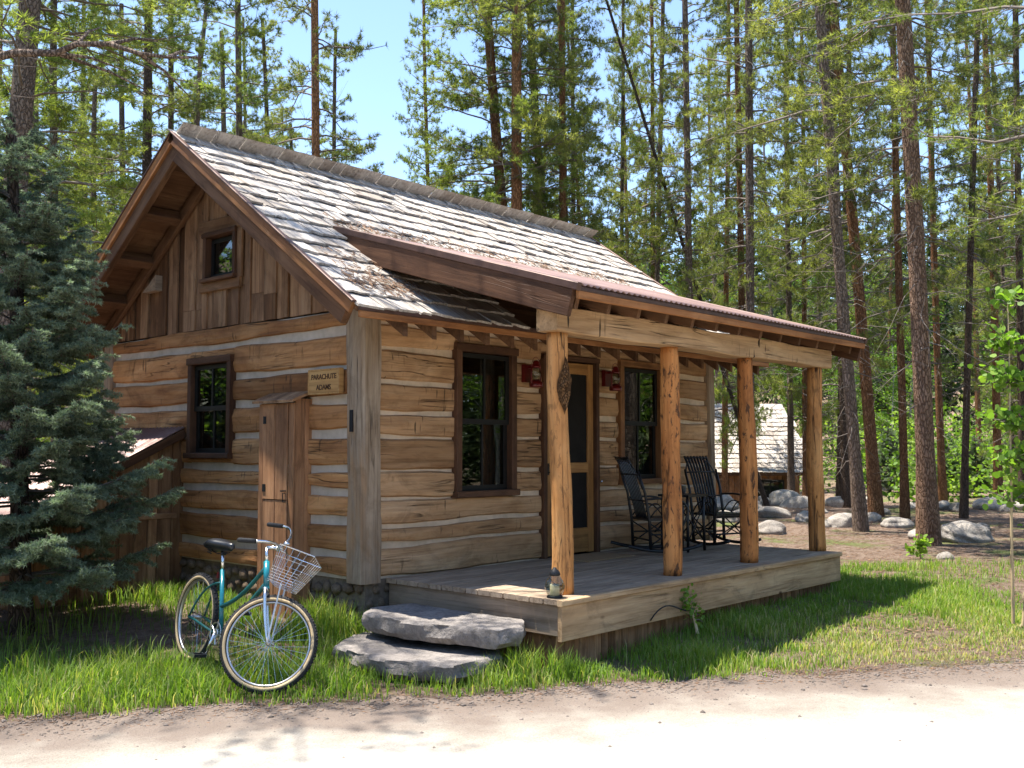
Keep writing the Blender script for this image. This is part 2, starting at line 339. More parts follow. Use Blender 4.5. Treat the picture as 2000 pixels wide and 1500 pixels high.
def groundmat():
    m, nt, p = newmat('forest_floor'); v = coords(nt, (1, 1, 1), False)
    n1 = noise(nt, v, .55, 6, .65, .6); n2 = noise(nt, v, 9, 6, .75); n3 = noise(nt, v, 60, 4, .8)
    c = ramp(nt, n2, [(.25, (.13, .085, .06)), (.45, (.24, .17, .13)), (.62, (.34, .26, .205)), (.8, (.44, .35, .28))]).outputs[0]
    c = mixc(nt, .6, c, ramp(nt, n3, [(.3, (.45, .4, .38)), (.55, (1, 1, 1)), (.8, (1.3, 1.25, 1.2))]).outputs[0], 'MULTIPLY')
    gm = ramp(nt, n1, [(.52, (0, 0, 0)), (.62, (.75, .75, .75))]).outputs[0]
    gc = ramp(nt, n3, [(.3, (.07, .12, .025)), (.7, (.2, .26, .07))]).outputs[0]
    c = mixc(nt, gm, c, gc)
    LK(nt, c, p.inputs['Base Color']); p.inputs['Roughness'].default_value = 1; p.inputs['Specular IOR Level'].default_value = .05
    s = N(nt, 'Math', operation='ADD'); LK(nt, n2, s.inputs[0]); LK(nt, n3, s.inputs[1]); LK(nt, bump(nt, s.outputs[0], .05), p.inputs['Normal']); return m
M['ground'] = groundmat()
def roadmat():
    m, nt, p = newmat('gravel_road'); v = coords(nt, (1, 1, 1), False)
    at_ = N(nt, 'Attribute', attribute_name='edge'); n1 = noise(nt, v, 1.3, 5, .65); n3 = noise(nt, v, 85, 4, .85); n4 = noise(nt, v, 26, 4, .7)
    ad = N(nt, 'Math', operation='MULTIPLY_ADD'); LK(nt, n1, ad.inputs[0]); ad.inputs[1].default_value = .7; LK(nt, at_.outputs['Fac'], ad.inputs[2])
    base = ramp(nt, ad.outputs[0], [(.36, (.20, .158, .133)), (.58, (.255, .21, .18)), (.72, (.37, .33, .285)), (.92, (.52, .48, .425))]).outputs[0]
    spk = ramp(nt, n3, [(.28, (.45, .43, .42)), (.5, (1, 1, 1)), (.75, (1.2, 1.18, 1.16))]).outputs[0]
    c = mixc(nt, .75, base, spk, 'MULTIPLY')
    LK(nt, c, p.inputs['Base Color']); p.inputs['Roughness'].default_value = 1; p.inputs['Specular IOR Level'].default_value = .05
    s = N(nt, 'Math', operation='ADD'); LK(nt, n3, s.inputs[0]); LK(nt, n4, s.inputs[1]); LK(nt, bump(nt, s.outputs[0], .015), p.inputs['Normal']); return m
M['road'] = roadmat()
M['pebble'] = plain('pebbles', (.15, .125, .11), .95, var=.5, scale=3)
M['litter'] = plain('needle_litter', (.20, .12, .075), .95, var=.5, scale=3)

# ------------------------------------------------------------------ ground and road
def axis_pts(c):
    a = np.concatenate([np.arange(0, 14, .35), np.arange(14, 60, 2.), np.arange(60, 400, 9.)]); return c + np.concatenate([-a[:0:-1], a])
gx = axis_pts(0.); gy = axis_pts(0.); GX, GY = np.meshgrid(gx, gy, indexing='ij'); GZ = hgt(GX, GY)
nx, ny = GX.shape; ii = np.arange(nx * ny).reshape(nx, ny)
F = np.stack([ii[:-1, :-1], ii[1:, :-1], ii[1:, 1:], ii[:-1, 1:]], -1).reshape(-1, 4)
tag(obj('ground', mknp('ground', np.stack([GX, GY, GZ], -1).reshape(-1, 3), F, M['ground'], smooth_=True)), kind='structure')
ss = np.concatenate([np.arange(-70, -8, 2.), np.arange(-8, 12, .12), np.arange(12, 90, 2.)])
ed = .06 * np.sin(ss * 1.9) + .05 * np.sin(ss * 4.7 + 1) + .03 * np.sin(ss * 11 + 2) + NR.normal(0, .02, len(ss))
dd = np.array([0, .25, .6, 1.0, 1.4, 2., 3., 4.2, 5.4, 6.2])
P = np.array(RO)[None, None, :] + np.array(RD)[None, None, :] * ss[:, None, None] + np.array(RN)[None, None, :] * (ed[:, None, None] * (1 - dd / 6.2)[None, :, None] - dd[None, :, None])
P[..., 2] = .006 + .02 * np.sin(np.clip(dd, 0, 6.2) / 6.2 * math.pi)[None, :]
n1, n2 = P.shape[:2]; ii = np.arange(n1 * n2).reshape(n1, n2)
F = np.stack([ii[:-1, :-1], ii[:-1, 1:], ii[1:, 1:], ii[1:, :-1]], -1).reshape(-1, 4)
me = mknp('road', P.reshape(-1, 3), F, M['road'], smooth_=True)
a = me.attributes.new('edge', 'FLOAT', 'POINT'); a.data.foreach_set('value', np.tile(np.clip(dd / 1.5, 0, 1) * .6, n1).astype(np.float32))
tag(obj('road', me), kind='structure')

# ------------------------------------------------------------------ log cabin
LX, WY, ZR, SL, H0 = 5.706, 4.728, 4.853, .687, .55
YR = WY / 2
def ztop(y): return ZR - SL * abs(y - YR)
cabin = empty('log_cabin'); tag(cabin, 'hewn log cabin with shingled gable roof and open front porch on pine posts', 'cabin')
class Wall:
    def __init__(s, kind): s.k = kind
    def p(s, u, n, z): return Vector((u, -n, z)) if s.k == 'f' else Vector((-n, u, z))
    @property
    def u(s): return Vector((1, 0, 0)) if s.k == 'f' else Vector((0, 1, 0))
    @property
    def out(s): return Vector((0, -1, 0)) if s.k == 'f' else Vector((-1, 0, 0))
    def bx(s, m, u0, u1, n0, n1, z0, z1):
        return m.bx(u0, u1, -n1, -n0, z0, z1) if s.k == 'f' else m.bx(-n1, -n0, u0, u1, z0, z1)
    def plank(s, name, a, b, wid, th, n, mat, parent, **kw):
        """a,b = (u,z) ends of the plank centre line; n = centre distance out of the wall"""
        p0 = s.p(a[0], n, a[1]); p1 = s.p(b[0], n, b[1]); d = (p1 - p0).normalized()
        return board(name, p0, p1, wid, th, mat, parent, up=d.cross(s.out), **kw)
WF, WG = Wall('f'), Wall('g')
def log(wall, u0, u1, z0, z1, mat, parent):
    L = u1 - u0; h = z1 - z0
    if L < .03 or h < .025: return
    seg = max(2, int(L / .14)); ph = [random.random() * 9 for _ in range(8)]; amp = min(.011, h * .085)
    def wv(x, k): return amp * (math.sin(x * 1.7 + ph[k]) + .55 * math.sin(x * 4.1 + ph[k + 1]) + .3 * math.sin(x * 11 + ph[k + 2]))
    vs = []; fs = []
    for i in range(seg + 1):
        x = L * i / seg; b = z0 + wv(x, 0); t = z1 + wv(x, 4); hh = t - b
        bl = [.006 * math.sin(x * 3.3 + q * 1.9 + ph[q]) + random.uniform(-.004, .004) for q in range(5)]
        sec = [(.10, b + .012), (.012, b), (-.010 + bl[0] * .5, b + hh * .06), (-.017 + bl[1] * .8, b + hh * .3), (-.019 + bl[2] * .8, b + hh * .62), (-.013 + bl[3] * .7, b + hh * .93), (.012, t), (.10, t - .012)]
        vs += [(x, y, z - z0) for (y, z) in sec]
    n = 8
    for i in range(seg):
        for k in range(n): fs.append((i * n + k, i * n + (k + 1) % n, (i + 1) * n + (k + 1) % n, (i + 1) * n + k))
    fs += [tuple(range(n - 1, -1, -1)), tuple(range(seg * n, seg * n + n))]
    if wall.k == 'f': mt = frame_mtx((u0, 0, z0), (1, 0, 0), (0, 0, 1))
    else: mt = frame_mtx((0, u1, z0), (0, -1, 0), (0, 0, 1))
    return obj('log', mkmesh('log', vs, fs, mat), parent, mt)
def log_rows(wall, rows, u0, u1, openings, mat, parent):
    for (z0, z1) in rows:
        cuts = [o for o in openings if o[2] < z1 - .01 and o[3] > z0 + .01]; cuts.sort(); u = u0
        for (a, b, c, d) in cuts:
            log(wall, u, a, z0, z1, mat, parent)
            if z0 < c: log(wall, a, b, z0, c, mat, parent)
            if z1 > d: log(wall, a, b, d, z1, mat, parent)
            u = b
        log(wall, u, u1, z0, z1, mat, parent)
def backing(wall, name, u0, u1, z0, z1, openings, mat, parent):
    m = MB(); us = sorted({u0, u1, *[o[0] for o in openings], *[o[1] for o in openings]})
    for a, b in zip(us, us[1:]):
        zs = [z0]
        for o in sorted([o for o in openings if o[0] <= a + 1e-6 and o[1] >= b - 1e-6], key=lambda o: o[2]): zs += [o[2], o[3]]
        zs.append(z1)
        for c, d in zip(zs[::2], zs[1::2]):
            if d - c > .001: wall.bx(m, a, b, -.14, -.018, c, d)
    return m.build(name, mat, parent)
win1 = (1.085, 1.94, 1.22, 2.68); win2 = (3.70, 4.575, 1.275, 2.69); door = (2.35, 3.30, .54, 2.67)
fo = [win1, win2, door]
gwin = (2.03, 2.85, 1.585, 2.62); attic = (1.99, 2.60, 3.41, 3.92)
front = backing(WF, 'front_wall', .05, LX - .02, .54, 3.0, fo, M['chink_f'], cabin); front['label'] = 'tan hewn log wall under the porch'
log_rows(WF, [(.56, .815), (.86, .985), (1.025, 1.215), (1.25, 1.465), (1.50, 1.765), (1.805, 1.99), (2.035, 2.25), (2.30, 2.555), (2.60, 2.79), (2.83, 3.0)], .16, LX - .08, fo, M['log_front'], front)
gable = backing(WG, 'gable_wall', .05, WY - .02, .54, 2.92, [gwin], M['chink'], cabin); gable['label'] = 'brown hewn log gable wall with pale chinking'
log_rows(WG, [(.56, .705), (.785, 1.01), (1.08, 1.26), (1.335, 1.465), (1.54, 1.77), (1.855, 2.085), (2.165, 2.39), (2.44, 2.70), (2.775, 2.925)], .17, WY - .06, [gwin], M['log_gable'], gable)
# hidden walls, floor and interior
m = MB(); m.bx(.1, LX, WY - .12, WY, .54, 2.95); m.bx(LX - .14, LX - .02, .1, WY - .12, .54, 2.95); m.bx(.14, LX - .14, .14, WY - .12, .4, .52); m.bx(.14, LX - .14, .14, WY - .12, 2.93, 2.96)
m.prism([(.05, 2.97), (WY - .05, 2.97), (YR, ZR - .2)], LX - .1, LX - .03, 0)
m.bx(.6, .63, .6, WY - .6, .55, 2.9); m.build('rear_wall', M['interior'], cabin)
def hewn_post(x0, x1, y0, y1, z0, z1, mat, parent, name='corner_post'):
    m = MB(); seg = 14; vs = []; fs = []; ph = [random.random() * 6 for _ in range(8)]; n = 12
    cx, cyy = (x0 + x1) / 2, (y0 + y1) / 2; a = (x1 - x0) / 2; b = (y1 - y0) / 2
    for i in range(seg + 1):
        z = (z1 - z0) * i / seg
        for k, (sx, sy) in enumerate([(-1, -.75), (-.78, -1), (0, -1.02), (.78, -1), (1, -.75), (1.02, 0), (1, .75), (.78, 1), (0, 1.02), (-.78, 1), (-1, .75), (-1.02, 0)]):
            wv = 1 + .045 * math.sin(z * 2.2 + ph[k % 8]) + .03 * math.sin(z * 6.1 + ph[(k + 3) % 8])
            vs.append((z, sx * a * wv + .012 * math.sin(z * 1.3 + ph[0]), sy * b * wv))
    for i in range(seg):
        for k in range(n): fs.append((i * n + k, i * n + (k + 1) % n, (i + 1) * n + (k + 1) % n, (i + 1) * n + k))
    fs += [tuple(range(n - 1, -1, -1)), tuple(range(seg * n, seg * n + n))]
    return MB().add(vs, fs).build(name, mat, parent, mtx=frame_mtx((cx, cyy, z0), (0, 0, 1), (0, 1, 0)))
cp = hewn_post(-.045, .175, -.045, .20, .52, 2.93, M['post_grey'], cabin); cp['label'] = 'grey weathered corner post between the two log walls'
m = MB(); m.bx(-.06, -.045, .085, .125, 1.83, 2.02); m.build('strap', M['iron'], cp, mtx=frame_mtx((.065, .0775, .52), (0, 0, 1), (0, 1, 0)).inverted())
hewn_post(LX - .10, LX + .05, -.05, .12, .52, 2.95, M['post_grey'], cabin); hewn_post(-.04, .14, WY - .15, WY + .05, .3, 2.93, M['post_grey'], cabin)
# foundation of round stones
fd = MB(); fd.bx(.04, .3, .04, WY, -.2, .545); fd.bx(.04, .34, .012, .04, -.2, .545); fd = fd.build('foundation', M['mortar'], cabin)
def rock_mesh(name, mat, seed, sub=2, amp=.22, flat=(1, 1, 1), ridge=0):
    rr = random.Random(seed); bm = bmesh.new(); bmesh.ops.create_icosphere(bm, subdivisions=sub, radius=1)
    w_ = [(Vector((rr.gauss(0, 1), rr.gauss(0, 1), rr.gauss(0, 1))) * f, rr.random() * 6, a_) for f, a_ in ((1., amp), (1.4, amp * .8), (2.4, amp * .5), (4, amp * .28), (7, amp * .14), (12, amp * .07)) for _ in range(2)]
    for v in bm.verts:
        d = sum(a_ * (math.sin(k.dot(v.co) * 1.3 + p_) if i_ % 2 == 0 else .6 - 1.2 * abs(math.sin(k.dot(v.co) * .8 + p_))) for i_, (k, p_, a_) in enumerate(w_)) * .7
        co = v.co * (1 + d); v.co = Vector((co.x * flat[0], co.y * flat[1], co.z * flat[2]))
    me = bpy.data.meshes.new(name); bm.to_mesh(me); bm.free(); me.materials.append(mat)
    me.polygons.foreach_set('use_smooth', [True] * len(me.polygons)); return me
cob = [rock_mesh('stone', M['cobble'], 50 + i, 1, .16, (.7, 1, .85)) for i in range(6)]
def cobbles(u0, u1, gabl):
    z = .06
    while z < .5:
        u = u0 + random.uniform(-.05, .05); rowh = random.uniform(.1, .15)
        while u < u1:
            wd = random.uniform(.08, .19); s = .5 * wd * 1.08; sz = rowh * random.uniform(.5, .68)
            c = Vector((.03, u + wd / 2, z + random.uniform(-.03, .03))) if gabl else Vector((u + wd / 2, .02, z))
            o = obj('stone', random.choice(cob), fd); o.location = c
            o.scale = (.07, s, sz) if gabl else (s, .05, sz); o.rotation_euler = (random.uniform(-.3, .3) if gabl else 0, random.uniform(-.3, .3) if not gabl else 0, 0)
            u += wd
        z += rowh
cobbles(.06, 3.0, True); cobbles(.06, .32, False)
# gable boards
def gtop(y): return ztop(y) - .17
u = .14; k = 0
while u < WY - .14:
    wd = random.choice([.13, .16, .2, .24, .27, .1]); u2 = min(u + wd, WY - .1); uc = (u + u2) / 2; zt = min(gtop(u), gtop(u2)) if (u - YR) * (u2 - YR) > 0 else gtop(YR) - .05
    n = -.03 + (.022 if k % 2 else 0) + random.uniform(-.004, .006)
    ov = u2 > attic[0] - .0 and u < attic[1] + .0
    pieces = [(2.935, attic[2]), (attic[3], zt)] if ov else ([(2.935, 3.25 + random.uniform(-.1, .1)), (None, zt)] if random.random() < .25 and zt > 3.6 else [(2.935, zt)])
    prev = None
    for (a, b) in pieces:
        if a is None: a = prev + .004
        prev = b
        if b - a > .04:
            zc = (a + b) / 2; hw = (u2 - u) / 2 - .003; dl = (gtop(u) - gtop(u2)) / 2 if b == zt and (u - YR) * (u2 - YR) > 0 else 0
            # board with a slanted top following the roof
            wv = [random.uniform(-.004, .004) for _ in range(4)]
            b2l = b + (gtop(u) - zt if dl else 0); b2r = b + (gtop(u2) - zt if dl else 0)
            vs = []
            for yy in (-.012, .012):
                vs += [(0, yy, -hw + wv[0]), (b2l - a, yy, -hw + wv[1]), (b2r - a, yy, hw + wv[2]), (0, yy, hw + wv[3])]
            o = MB().add(vs, [(0, 1, 2, 3), (7, 6, 5, 4), (0, 4, 5, 1), (1, 5, 6, 2), (2, 6, 7, 3), (3, 7, 4, 0)]).build('board', M['gable_board'], gable, mtx=frame_mtx((-n, uc, a), (0, 0, 1), (0, 1, 0)))
    u = u2; k += 1
m = MB(); m.prism([(.1, 2.925), (WY - .1, 2.925), (YR, gtop(YR) - .02)], .06, .10, 0); bk = m.build('gable_backing', M['interior'], gable)
# vent hood on the gable
m = MB(); m.prism([(3.5, 3.43), (3.78, 3.43), (3.5, 3.6)], -.09, -.0, 0); m.build('vent_hood', M['deck'], cabin)
# windows
def window(wall, o, cas, mc, ms, muntin=True, sashes=2, label=None, sill=True, depth=.05):
    u0, u1, z0, z1 = o
    w_ = empty('window', parent=cabin)
    if label: w_['label'] = label
    e = .0
    fr = wall.plank('casing', (u0 + cas / 2, z0), (u0 + cas / 2, z1), cas, .15, depth - .07, mc, w_); wall.plank('casing', (u1 - cas / 2, z0), (u1 - cas / 2, z1), cas, .15, depth - .072, mc, w_)
    wall.plank('casing', (u0 - .01, z1 - cas / 2 + .012), (u1 + .01, z1 - cas / 2 + .012), cas, .16, depth - .066, mc, w_)
    wall.plank('sill', (u0 - .012, z0 + cas * .4), (u1 + .012, z0 + cas * .4), cas * .8, .17, depth - .055, mc, w_)
    a, b, c, d = u0 + cas, u1 - cas, z0 + cas * .8, z1 - cas; mid = (c + d) / 2
    for i in range(sashes):
        zz0, zz1 = ((c, d) if sashes == 1 else ((c, mid + .02) if i == 0 else (mid - .02, d))); n = -.035 + (.0 if i == 0 else .028); st = .045
        s = MB(); wall.bx(s, a, a + st, n - .012, n + .012, zz0, zz1); wall.bx(s, b - st, b, n - .012, n + .012, zz0, zz1)
        wall.bx(s, a + st, b - st, n - .012, n + .012, zz0, zz0 + st * 1.1); wall.bx(s, a + st, b - st, n - .012, n + .012, zz1 - st * .9, zz1)
        if muntin: wall.bx(s, (a + b) / 2 - .012, (a + b) / 2 + .012, n - .011, n + .011, zz0 + st * 1.1, zz1 - st * .9)
        s.build('sash', ms, w_)
        gl = MB(); wall.bx(gl, a + st * .7, b - st * .7, n - .003, n + .001, zz0 + .03, zz1 - .03); gl.build('pane', M['glass'], w_)
    cu = MB(); 
    for side in (0, 1):
        x0 = a + .01 if side == 0 else b - (b - a) * .3; xe = x0 + (b - a) * .28; npl = 14; vs = []
        for j in range(npl + 1):
            uu = x0 + (xe - x0) * j / npl; dn = -.2 + .018 * math.sin(j * 1.9)
            vs += [wall.p(uu, dn, c), wall.p(uu, dn, d)]
        cu.add(vs, [(2 * j, 2 * j + 1, 2 * j + 3, 2 * j + 2) for j in range(npl)])
    if sashes == 2: cu.build('curtain', M['curtain'], w_, smooth_=True)
    return w_
M['sash'] = plain('dark_sash', (.014, .013, .012), .5, var=.2, spec=.2)
window(WF, win1, .075, M['trim'], M['sash'], label='dark framed double hung window left of the door')
M['trim2'] = wood('amber_trim', [(.30, .15, .06), (.22, .10, .04), (.13, .055, .024)], crack=.3, stain=.4, vary=.1, bd=.003, rough=.65)
window(WF, win2, .075, M['trim2'], M['sash'], label='amber framed double hung window right of the door')
window(WG, gwin, .07, M['trim'], M['sash'], label='dark framed window in the gable log wall')
window(WG, attic, .05, M['trim'], M['sash'], muntin=False, sashes=1, label='small square attic window in the gable')
aw = empty('window_surround', parent=cabin)
WG.plank('trim_board', (attic[0] - .08, attic[3] + .07), (attic[1] + .1, attic[3] + .075), .14, .035, .02, M['gable_board'], aw); WG.plank('trim_board', (attic[0] - .06, attic[2] - .05), (attic[1] + .08, attic[2] - .045), .10, .035, .018, M['gable_board'], aw)
WG.plank('trim_board', (attic[0] - .045, attic[2]), (attic[0] - .045, attic[3]), .085, .03, .016, M['gable_board'], aw); WG.plank('trim_board', (attic[1] + .045, attic[2]), (attic[1] + .045, attic[3]), .085, .03, .016, M['gable_board'], aw)
# door with screen
dr = empty('door', parent=cabin); dr['label'] = 'golden pine screen door in a dark frame'; u0, u1, z0, z1 = door; c = .055
WF.plank('casing', (u0 + c / 2, .555), (u0 + c / 2, z1), c, .16, -.02, M['trim'], dr); WF.plank('casing', (u1 - c / 2, .555), (u1 - c / 2, z1), c, .16, -.022, M['trim'], dr); WF.plank('casing', (u0, z1 - c / 2 + .01), (u1, z1 - c / 2 + .01), c, .165, -.018, M['trim'], dr)
a, b, zt = u0 + c + .004, u1 - c - .004, z1 - c - .004; sw = .10
WF.plank('stile', (a + sw / 2, .565), (a + sw / 2, zt), sw, .035, -.005, M['golden'], dr); WF.plank('stile', (b - sw / 2, .565), (b - sw / 2, zt), sw, .035, -.005, M['golden'], dr)
WF.plank('rail', (a + sw, zt - .06), (b - sw, zt - .06), .12, .033, -.005, M['golden'], dr); WF.plank('rail', (a + sw, 1.48), (b - sw, 1.48), .11, .033, -.005, M['golden'], dr); WF.plank('rail', (a + sw, .70), (b - sw, .70), .26, .033, -.005, M['golden'], dr)
m = MB(); WF.bx(m, a + sw, b - sw, -.012, -.008, .83, 1.425); WF.bx(m, a + sw, b - sw, -.012, -.008, 1.535, zt - .12); m.build('screen', M['screen'], dr)
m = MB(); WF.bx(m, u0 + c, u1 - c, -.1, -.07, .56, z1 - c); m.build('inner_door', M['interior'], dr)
m = MB(); WF.bx(m, a + .03, a + .06, .013, .022, 1.41, 1.53); m.tube([WF.p(a + .045, .02, 1.43), WF.p(a + .045, .05, 1.44), WF.p(a + .045, .05, 1.5), WF.p(a + .045, .02, 1.51)], .007); m.build('handle', M['iron'], dr)
m = MB(); m.lathe([(.0, 0), (.014, .004), (.012, .012), (0, .016)], n=10); m.build('door_bell', M['chrome'], dr, mtx=Matrix.Translation((3.35, -.03, 1.32)) @ Matrix.Rotation(math.pi / 2, 4, 'X'))

# ---- roof
OV = .535; X0, X1 = -OV, LX + OV; YE = -.542
ANG = math.atan(SL); CS, SN = math.cos(ANG), math.sin(ANG)
roof = MB()
for sgn in (1,):
    roof.prism([(YE, ztop(YE) - .035), (YR, ZR - .035), (WY - YE, ztop(YE) - .035), (WY - YE, ztop(YE) - .075), (YR, ZR - .075), (YE, ztop(YE) - .075)], X0, X1, 0)
roof = roof.build('roof', M['rafter'], cabin); roof['label'] = 'weathered cedar shingle gable roof'
shm = []
for i in range(10):   # shared shingle shapes: unit width, butt at y=0, head up-slope
    rr = random.Random(i); L = .36; vs = []; nseg = 3
    jag = [rr.uniform(-.018, .018) for _ in range(nseg + 1)]; th = rr.uniform(.014, .026)
    for j in range(nseg + 1):
        x = -.5 + j / nseg; cup = .004 * math.cos(math.pi * (j / nseg)) * rr.uniform(-1, 1)
        vs += [(x, jag[j], 0), (x, jag[j], th + cup), (x, L, .004), (x, L, -.004)]
    fs = []
    for j in range(nseg):
        q, r_ = j * 4, j * 4 + 4
        fs += [(q, r_, r_ + 1, q + 1), (q + 1, r_ + 1, r_ + 2, q + 2), (q, q + 3, r_ + 3, r_)]
    fs += [(0, 1, 2, 3), (nseg * 4 + 3, nseg * 4 + 2, nseg * 4 + 1, nseg * 4)]
    shm.append(mkmesh('shingle', vs, fs, M['shingle']))
EXPO = .243
def shingle_list(front):
    out = []; ncou = 15
    for i in range(ncou):
        sd = i * EXPO - .04; x = X0 - .02 + random.uniform(0, .05)
        yb = YE + sd * CS if front else WY - YE - sd * CS; zb = ztop(YE) + sd * SN - .034
        while x < X1:
            wd = random.uniform(.11, .27); x2 = min(x + wd, X1 + .02)
            if x2 - x > .05: out.append((x, x2, yb, zb, sd))
            x = x2
    return out
def sh_mtx(x, x2, yb, zb, front, tilt):
    up = Vector((0, CS, SN)) if front else Vector((0, -CS, SN)); xd = Vector((1, 0, 0)) if front else Vector((-1, 0, 0)); nn = xd.cross(up)
    up2 = (up + nn * tilt * -1).normalized(); nn2 = xd.cross(up2)
    mt = Matrix((xd * (x2 - x - .006), up2, nn2)).transposed().to_4x4(); mt.translation = Vector(((x + x2) / 2, yb, zb)) + nn * (.012 + random.uniform(0, .012)); return mt
fs_ = [s for s in shingle_list(True) if not (s[0] > 1.5 and s[1] < 5.3 and s[2] + .2 < .62)]
fs_.sort(key=lambda s: s[0]); rest = []
for i, s in enumerate(fs_):
    mt = sh_mtx(s[0], s[1], s[2], s[3], True, .045 + random.uniform(-.01, .015))
    if i < 300: obj('shingle', random.choice(shm), roof, mt)
    else: rest.append(mt)
def joined(name, mts, protos, mat, parent):
    V_ = []; F_ = []
    for mt in mts:
        me = random.choice(protos); n = len(V_); V_ += [mt @ v.co for v in me.vertices]; F_ += [tuple(k + n for k in p_.vertices) for p_ in me.polygons]
    return obj(name, mkmesh(name, V_, F_, mat), parent)
M['shingle_j'] = M['shingle'].copy(); M['shingle_j'].name = 'cedar_shingle_joined'
nt = M['shingle_j'].node_tree
for n in list(nt.nodes):
    if n.type == 'OBJECT_INFO':
        ge = nt.nodes.new('ShaderNodeNewGeometry')
        for l in list(n.outputs['Random'].links): nt.links.new(ge.outputs['Random Per Island'], l.to_socket)
for k_, l_ in (('far_shingles', rest), ('rear_shingles', [sh_mtx(s[0], s[1], s[2], s[3], False, .045) for s in shingle_list(False)])):
    o = joined(k_, l_, shm, M['shingle_j'], roof); o['kind'] = 'stuff'
x = X0 - .02; capm = [mkmesh('ridge_cap', [(0, -.095, -.067), (.30, -.095, -.071), (.30, 0, -.004), (0, 0, .0), (0, .095, -.067), (.3, .095, -.071), (0, -.095, -.051), (.3, -.095, -.061), (.3, 0, .008), (0, 0, .018), (0, .095, -.051), (.3, .095, -.061)],
    [(6, 7, 8, 9), (9, 8, 11, 10), (0, 3, 2, 1), (3, 4, 5, 2), (0, 1, 7, 6), (4, 10, 11, 5), (0, 6, 9, 3), (3, 9, 10, 4), (1, 2, 8, 7), (2, 5, 11, 8)], M['shingle'])]
while x < X1 - .1:
    o = obj('ridge_cap', capm[0], roof, Matrix.Translation((x, YR, ZR - .002)) @ Matrix.Rotation(random.uniform(-.02, .02) + .04, 4, 'Y') @ Matrix.Rotation(random.uniform(-.03, .03), 4, 'Z')); x += .235
nd = 1100; q1 = np.random.default_rng(61); dxs = np.where(q1.uniform(0, 1, nd) < .72, q1.uniform(.3, 5.2, nd), q1.uniform(-.35, .45, nd)); dys = np.where(dxs > .3, .78 + np.abs(q1.normal(0, .13, nd)), q1.uniform(-.42, .3, nd))
dys = np.where((dxs <= .45) & (q1.uniform(0, 1, nd) < .5), q1.normal(-.22, .1, nd), dys); dzs = ZR - SL * np.abs(dys - YR) + .022; aa = q1.uniform(0, 6.28, nd); ln = q1.uniform(.012, .04, nd); ex_, ey_ = np.cos(aa) * ln, np.sin(aa) * ln; wx, wy = -np.sin(aa) * .0035, np.cos(aa) * .0035
B0 = np.stack([dxs, dys, dzs], -1); E_ = np.stack([ex_, ey_, ey_ * SL], -1); W_ = np.stack([wx, wy, wy * SL + .003], -1)
deb = obj('needle_debris', mknp('needle_debris', np.stack([B0 - E_ - W_, B0 - E_ + W_, B0 + E_ + W_, B0 + E_ - W_], 1).reshape(-1, 3), np.arange(nd * 4).reshape(-1, 4), M['litter']), roof); deb['kind'] = 'stuff'
# rake boards on both ends
for xe, sx in ((X0, -1), (X1, 1)):
    for fr in (1, -1):
        ye = YE if fr == 1 else WY - YE; nn = Vector((0, -SN * fr, CS))
        a = Vector((xe, ye, ztop(YE))); b = Vector((xe, YR, ZR))
        board('barge_board', a + nn * -.055 + Vector((sx * .018, 0, 0)), b + nn * -.055 + Vector((sx * .018, 0, 0)), .10, .034, M['fascia'] if fr == -1 else M['trim2'], roof, up=nn)
        board('fly_rafter', a + nn * -.165 + Vector((-sx * .03, .06 * fr, .04)), b + nn * -.165 + Vector((-sx * .03, 0, 0)), .15, .07, M['rafter'], roof, up=nn)
        board('drip_edge', a + nn * .002 + Vector((sx * .022, 0, 0)), b + nn * .002 + Vector((sx * .022, 0, 0)), .02, .05, M['flash'], roof, up=nn)
for fr in (1, -1):     # purlins carrying the rake overhang, gable rafter on the wall
    nn = Vector((0, -SN * fr, CS))
    for t in (.12, .32, .52, .72, .93):
        y = (YE + (YR - YE) * t); y = y if fr == 1 else WY - y
        c = Vector((0, y, ztop(y))) + nn * -.155; board('lookout', c + Vector((X0 + .05, 0, 0)), c + Vector((.05, 0, 0)), .13, .11, M['rafter'], roof, up=nn)
    ye = YE + .35 if fr == 1 else WY - YE - .35
    board('wall_rafter', Vector((-.04, ye, ztop(ye))) + nn * -.17, Vector((-.04, YR, ZR)) + nn * -.17, .13, .05, M['rafter'], roof, up=nn)
nn = Vector((0, -SN, CS)); x = .02
while x < LX + .4:
    a = Vector((x, YE + .05, ztop(YE + .05))) + nn * -.14; b = Vector((x, .05, ztop(.05))) + nn * -.14
    # rafter tail with a plumb cut end
    z1_ = ztop(YE + .05) - .08
    MB().prism([(YE + .03, z1_), (.02, ztop(.02) - .08), (.02, ztop(.02) - .27), (YE + .03, z1_ - .185)], x - .024, x + .024, 0).build('rafter_tail', M['rafter'], roof); x += .335
board('fascia', (X0 + .02, YE - .015, ztop(YE) - .095), (X1 - .02, YE - .015, ztop(YE) - .095), .055, .03, M['fascia'], roof)
board('drip_edge', (X0 + .01, YE - .022, ztop(YE) - .045), (X1 - .01, YE - .022, ztop(YE) - .045), .045, .02, M['flash'], roof)

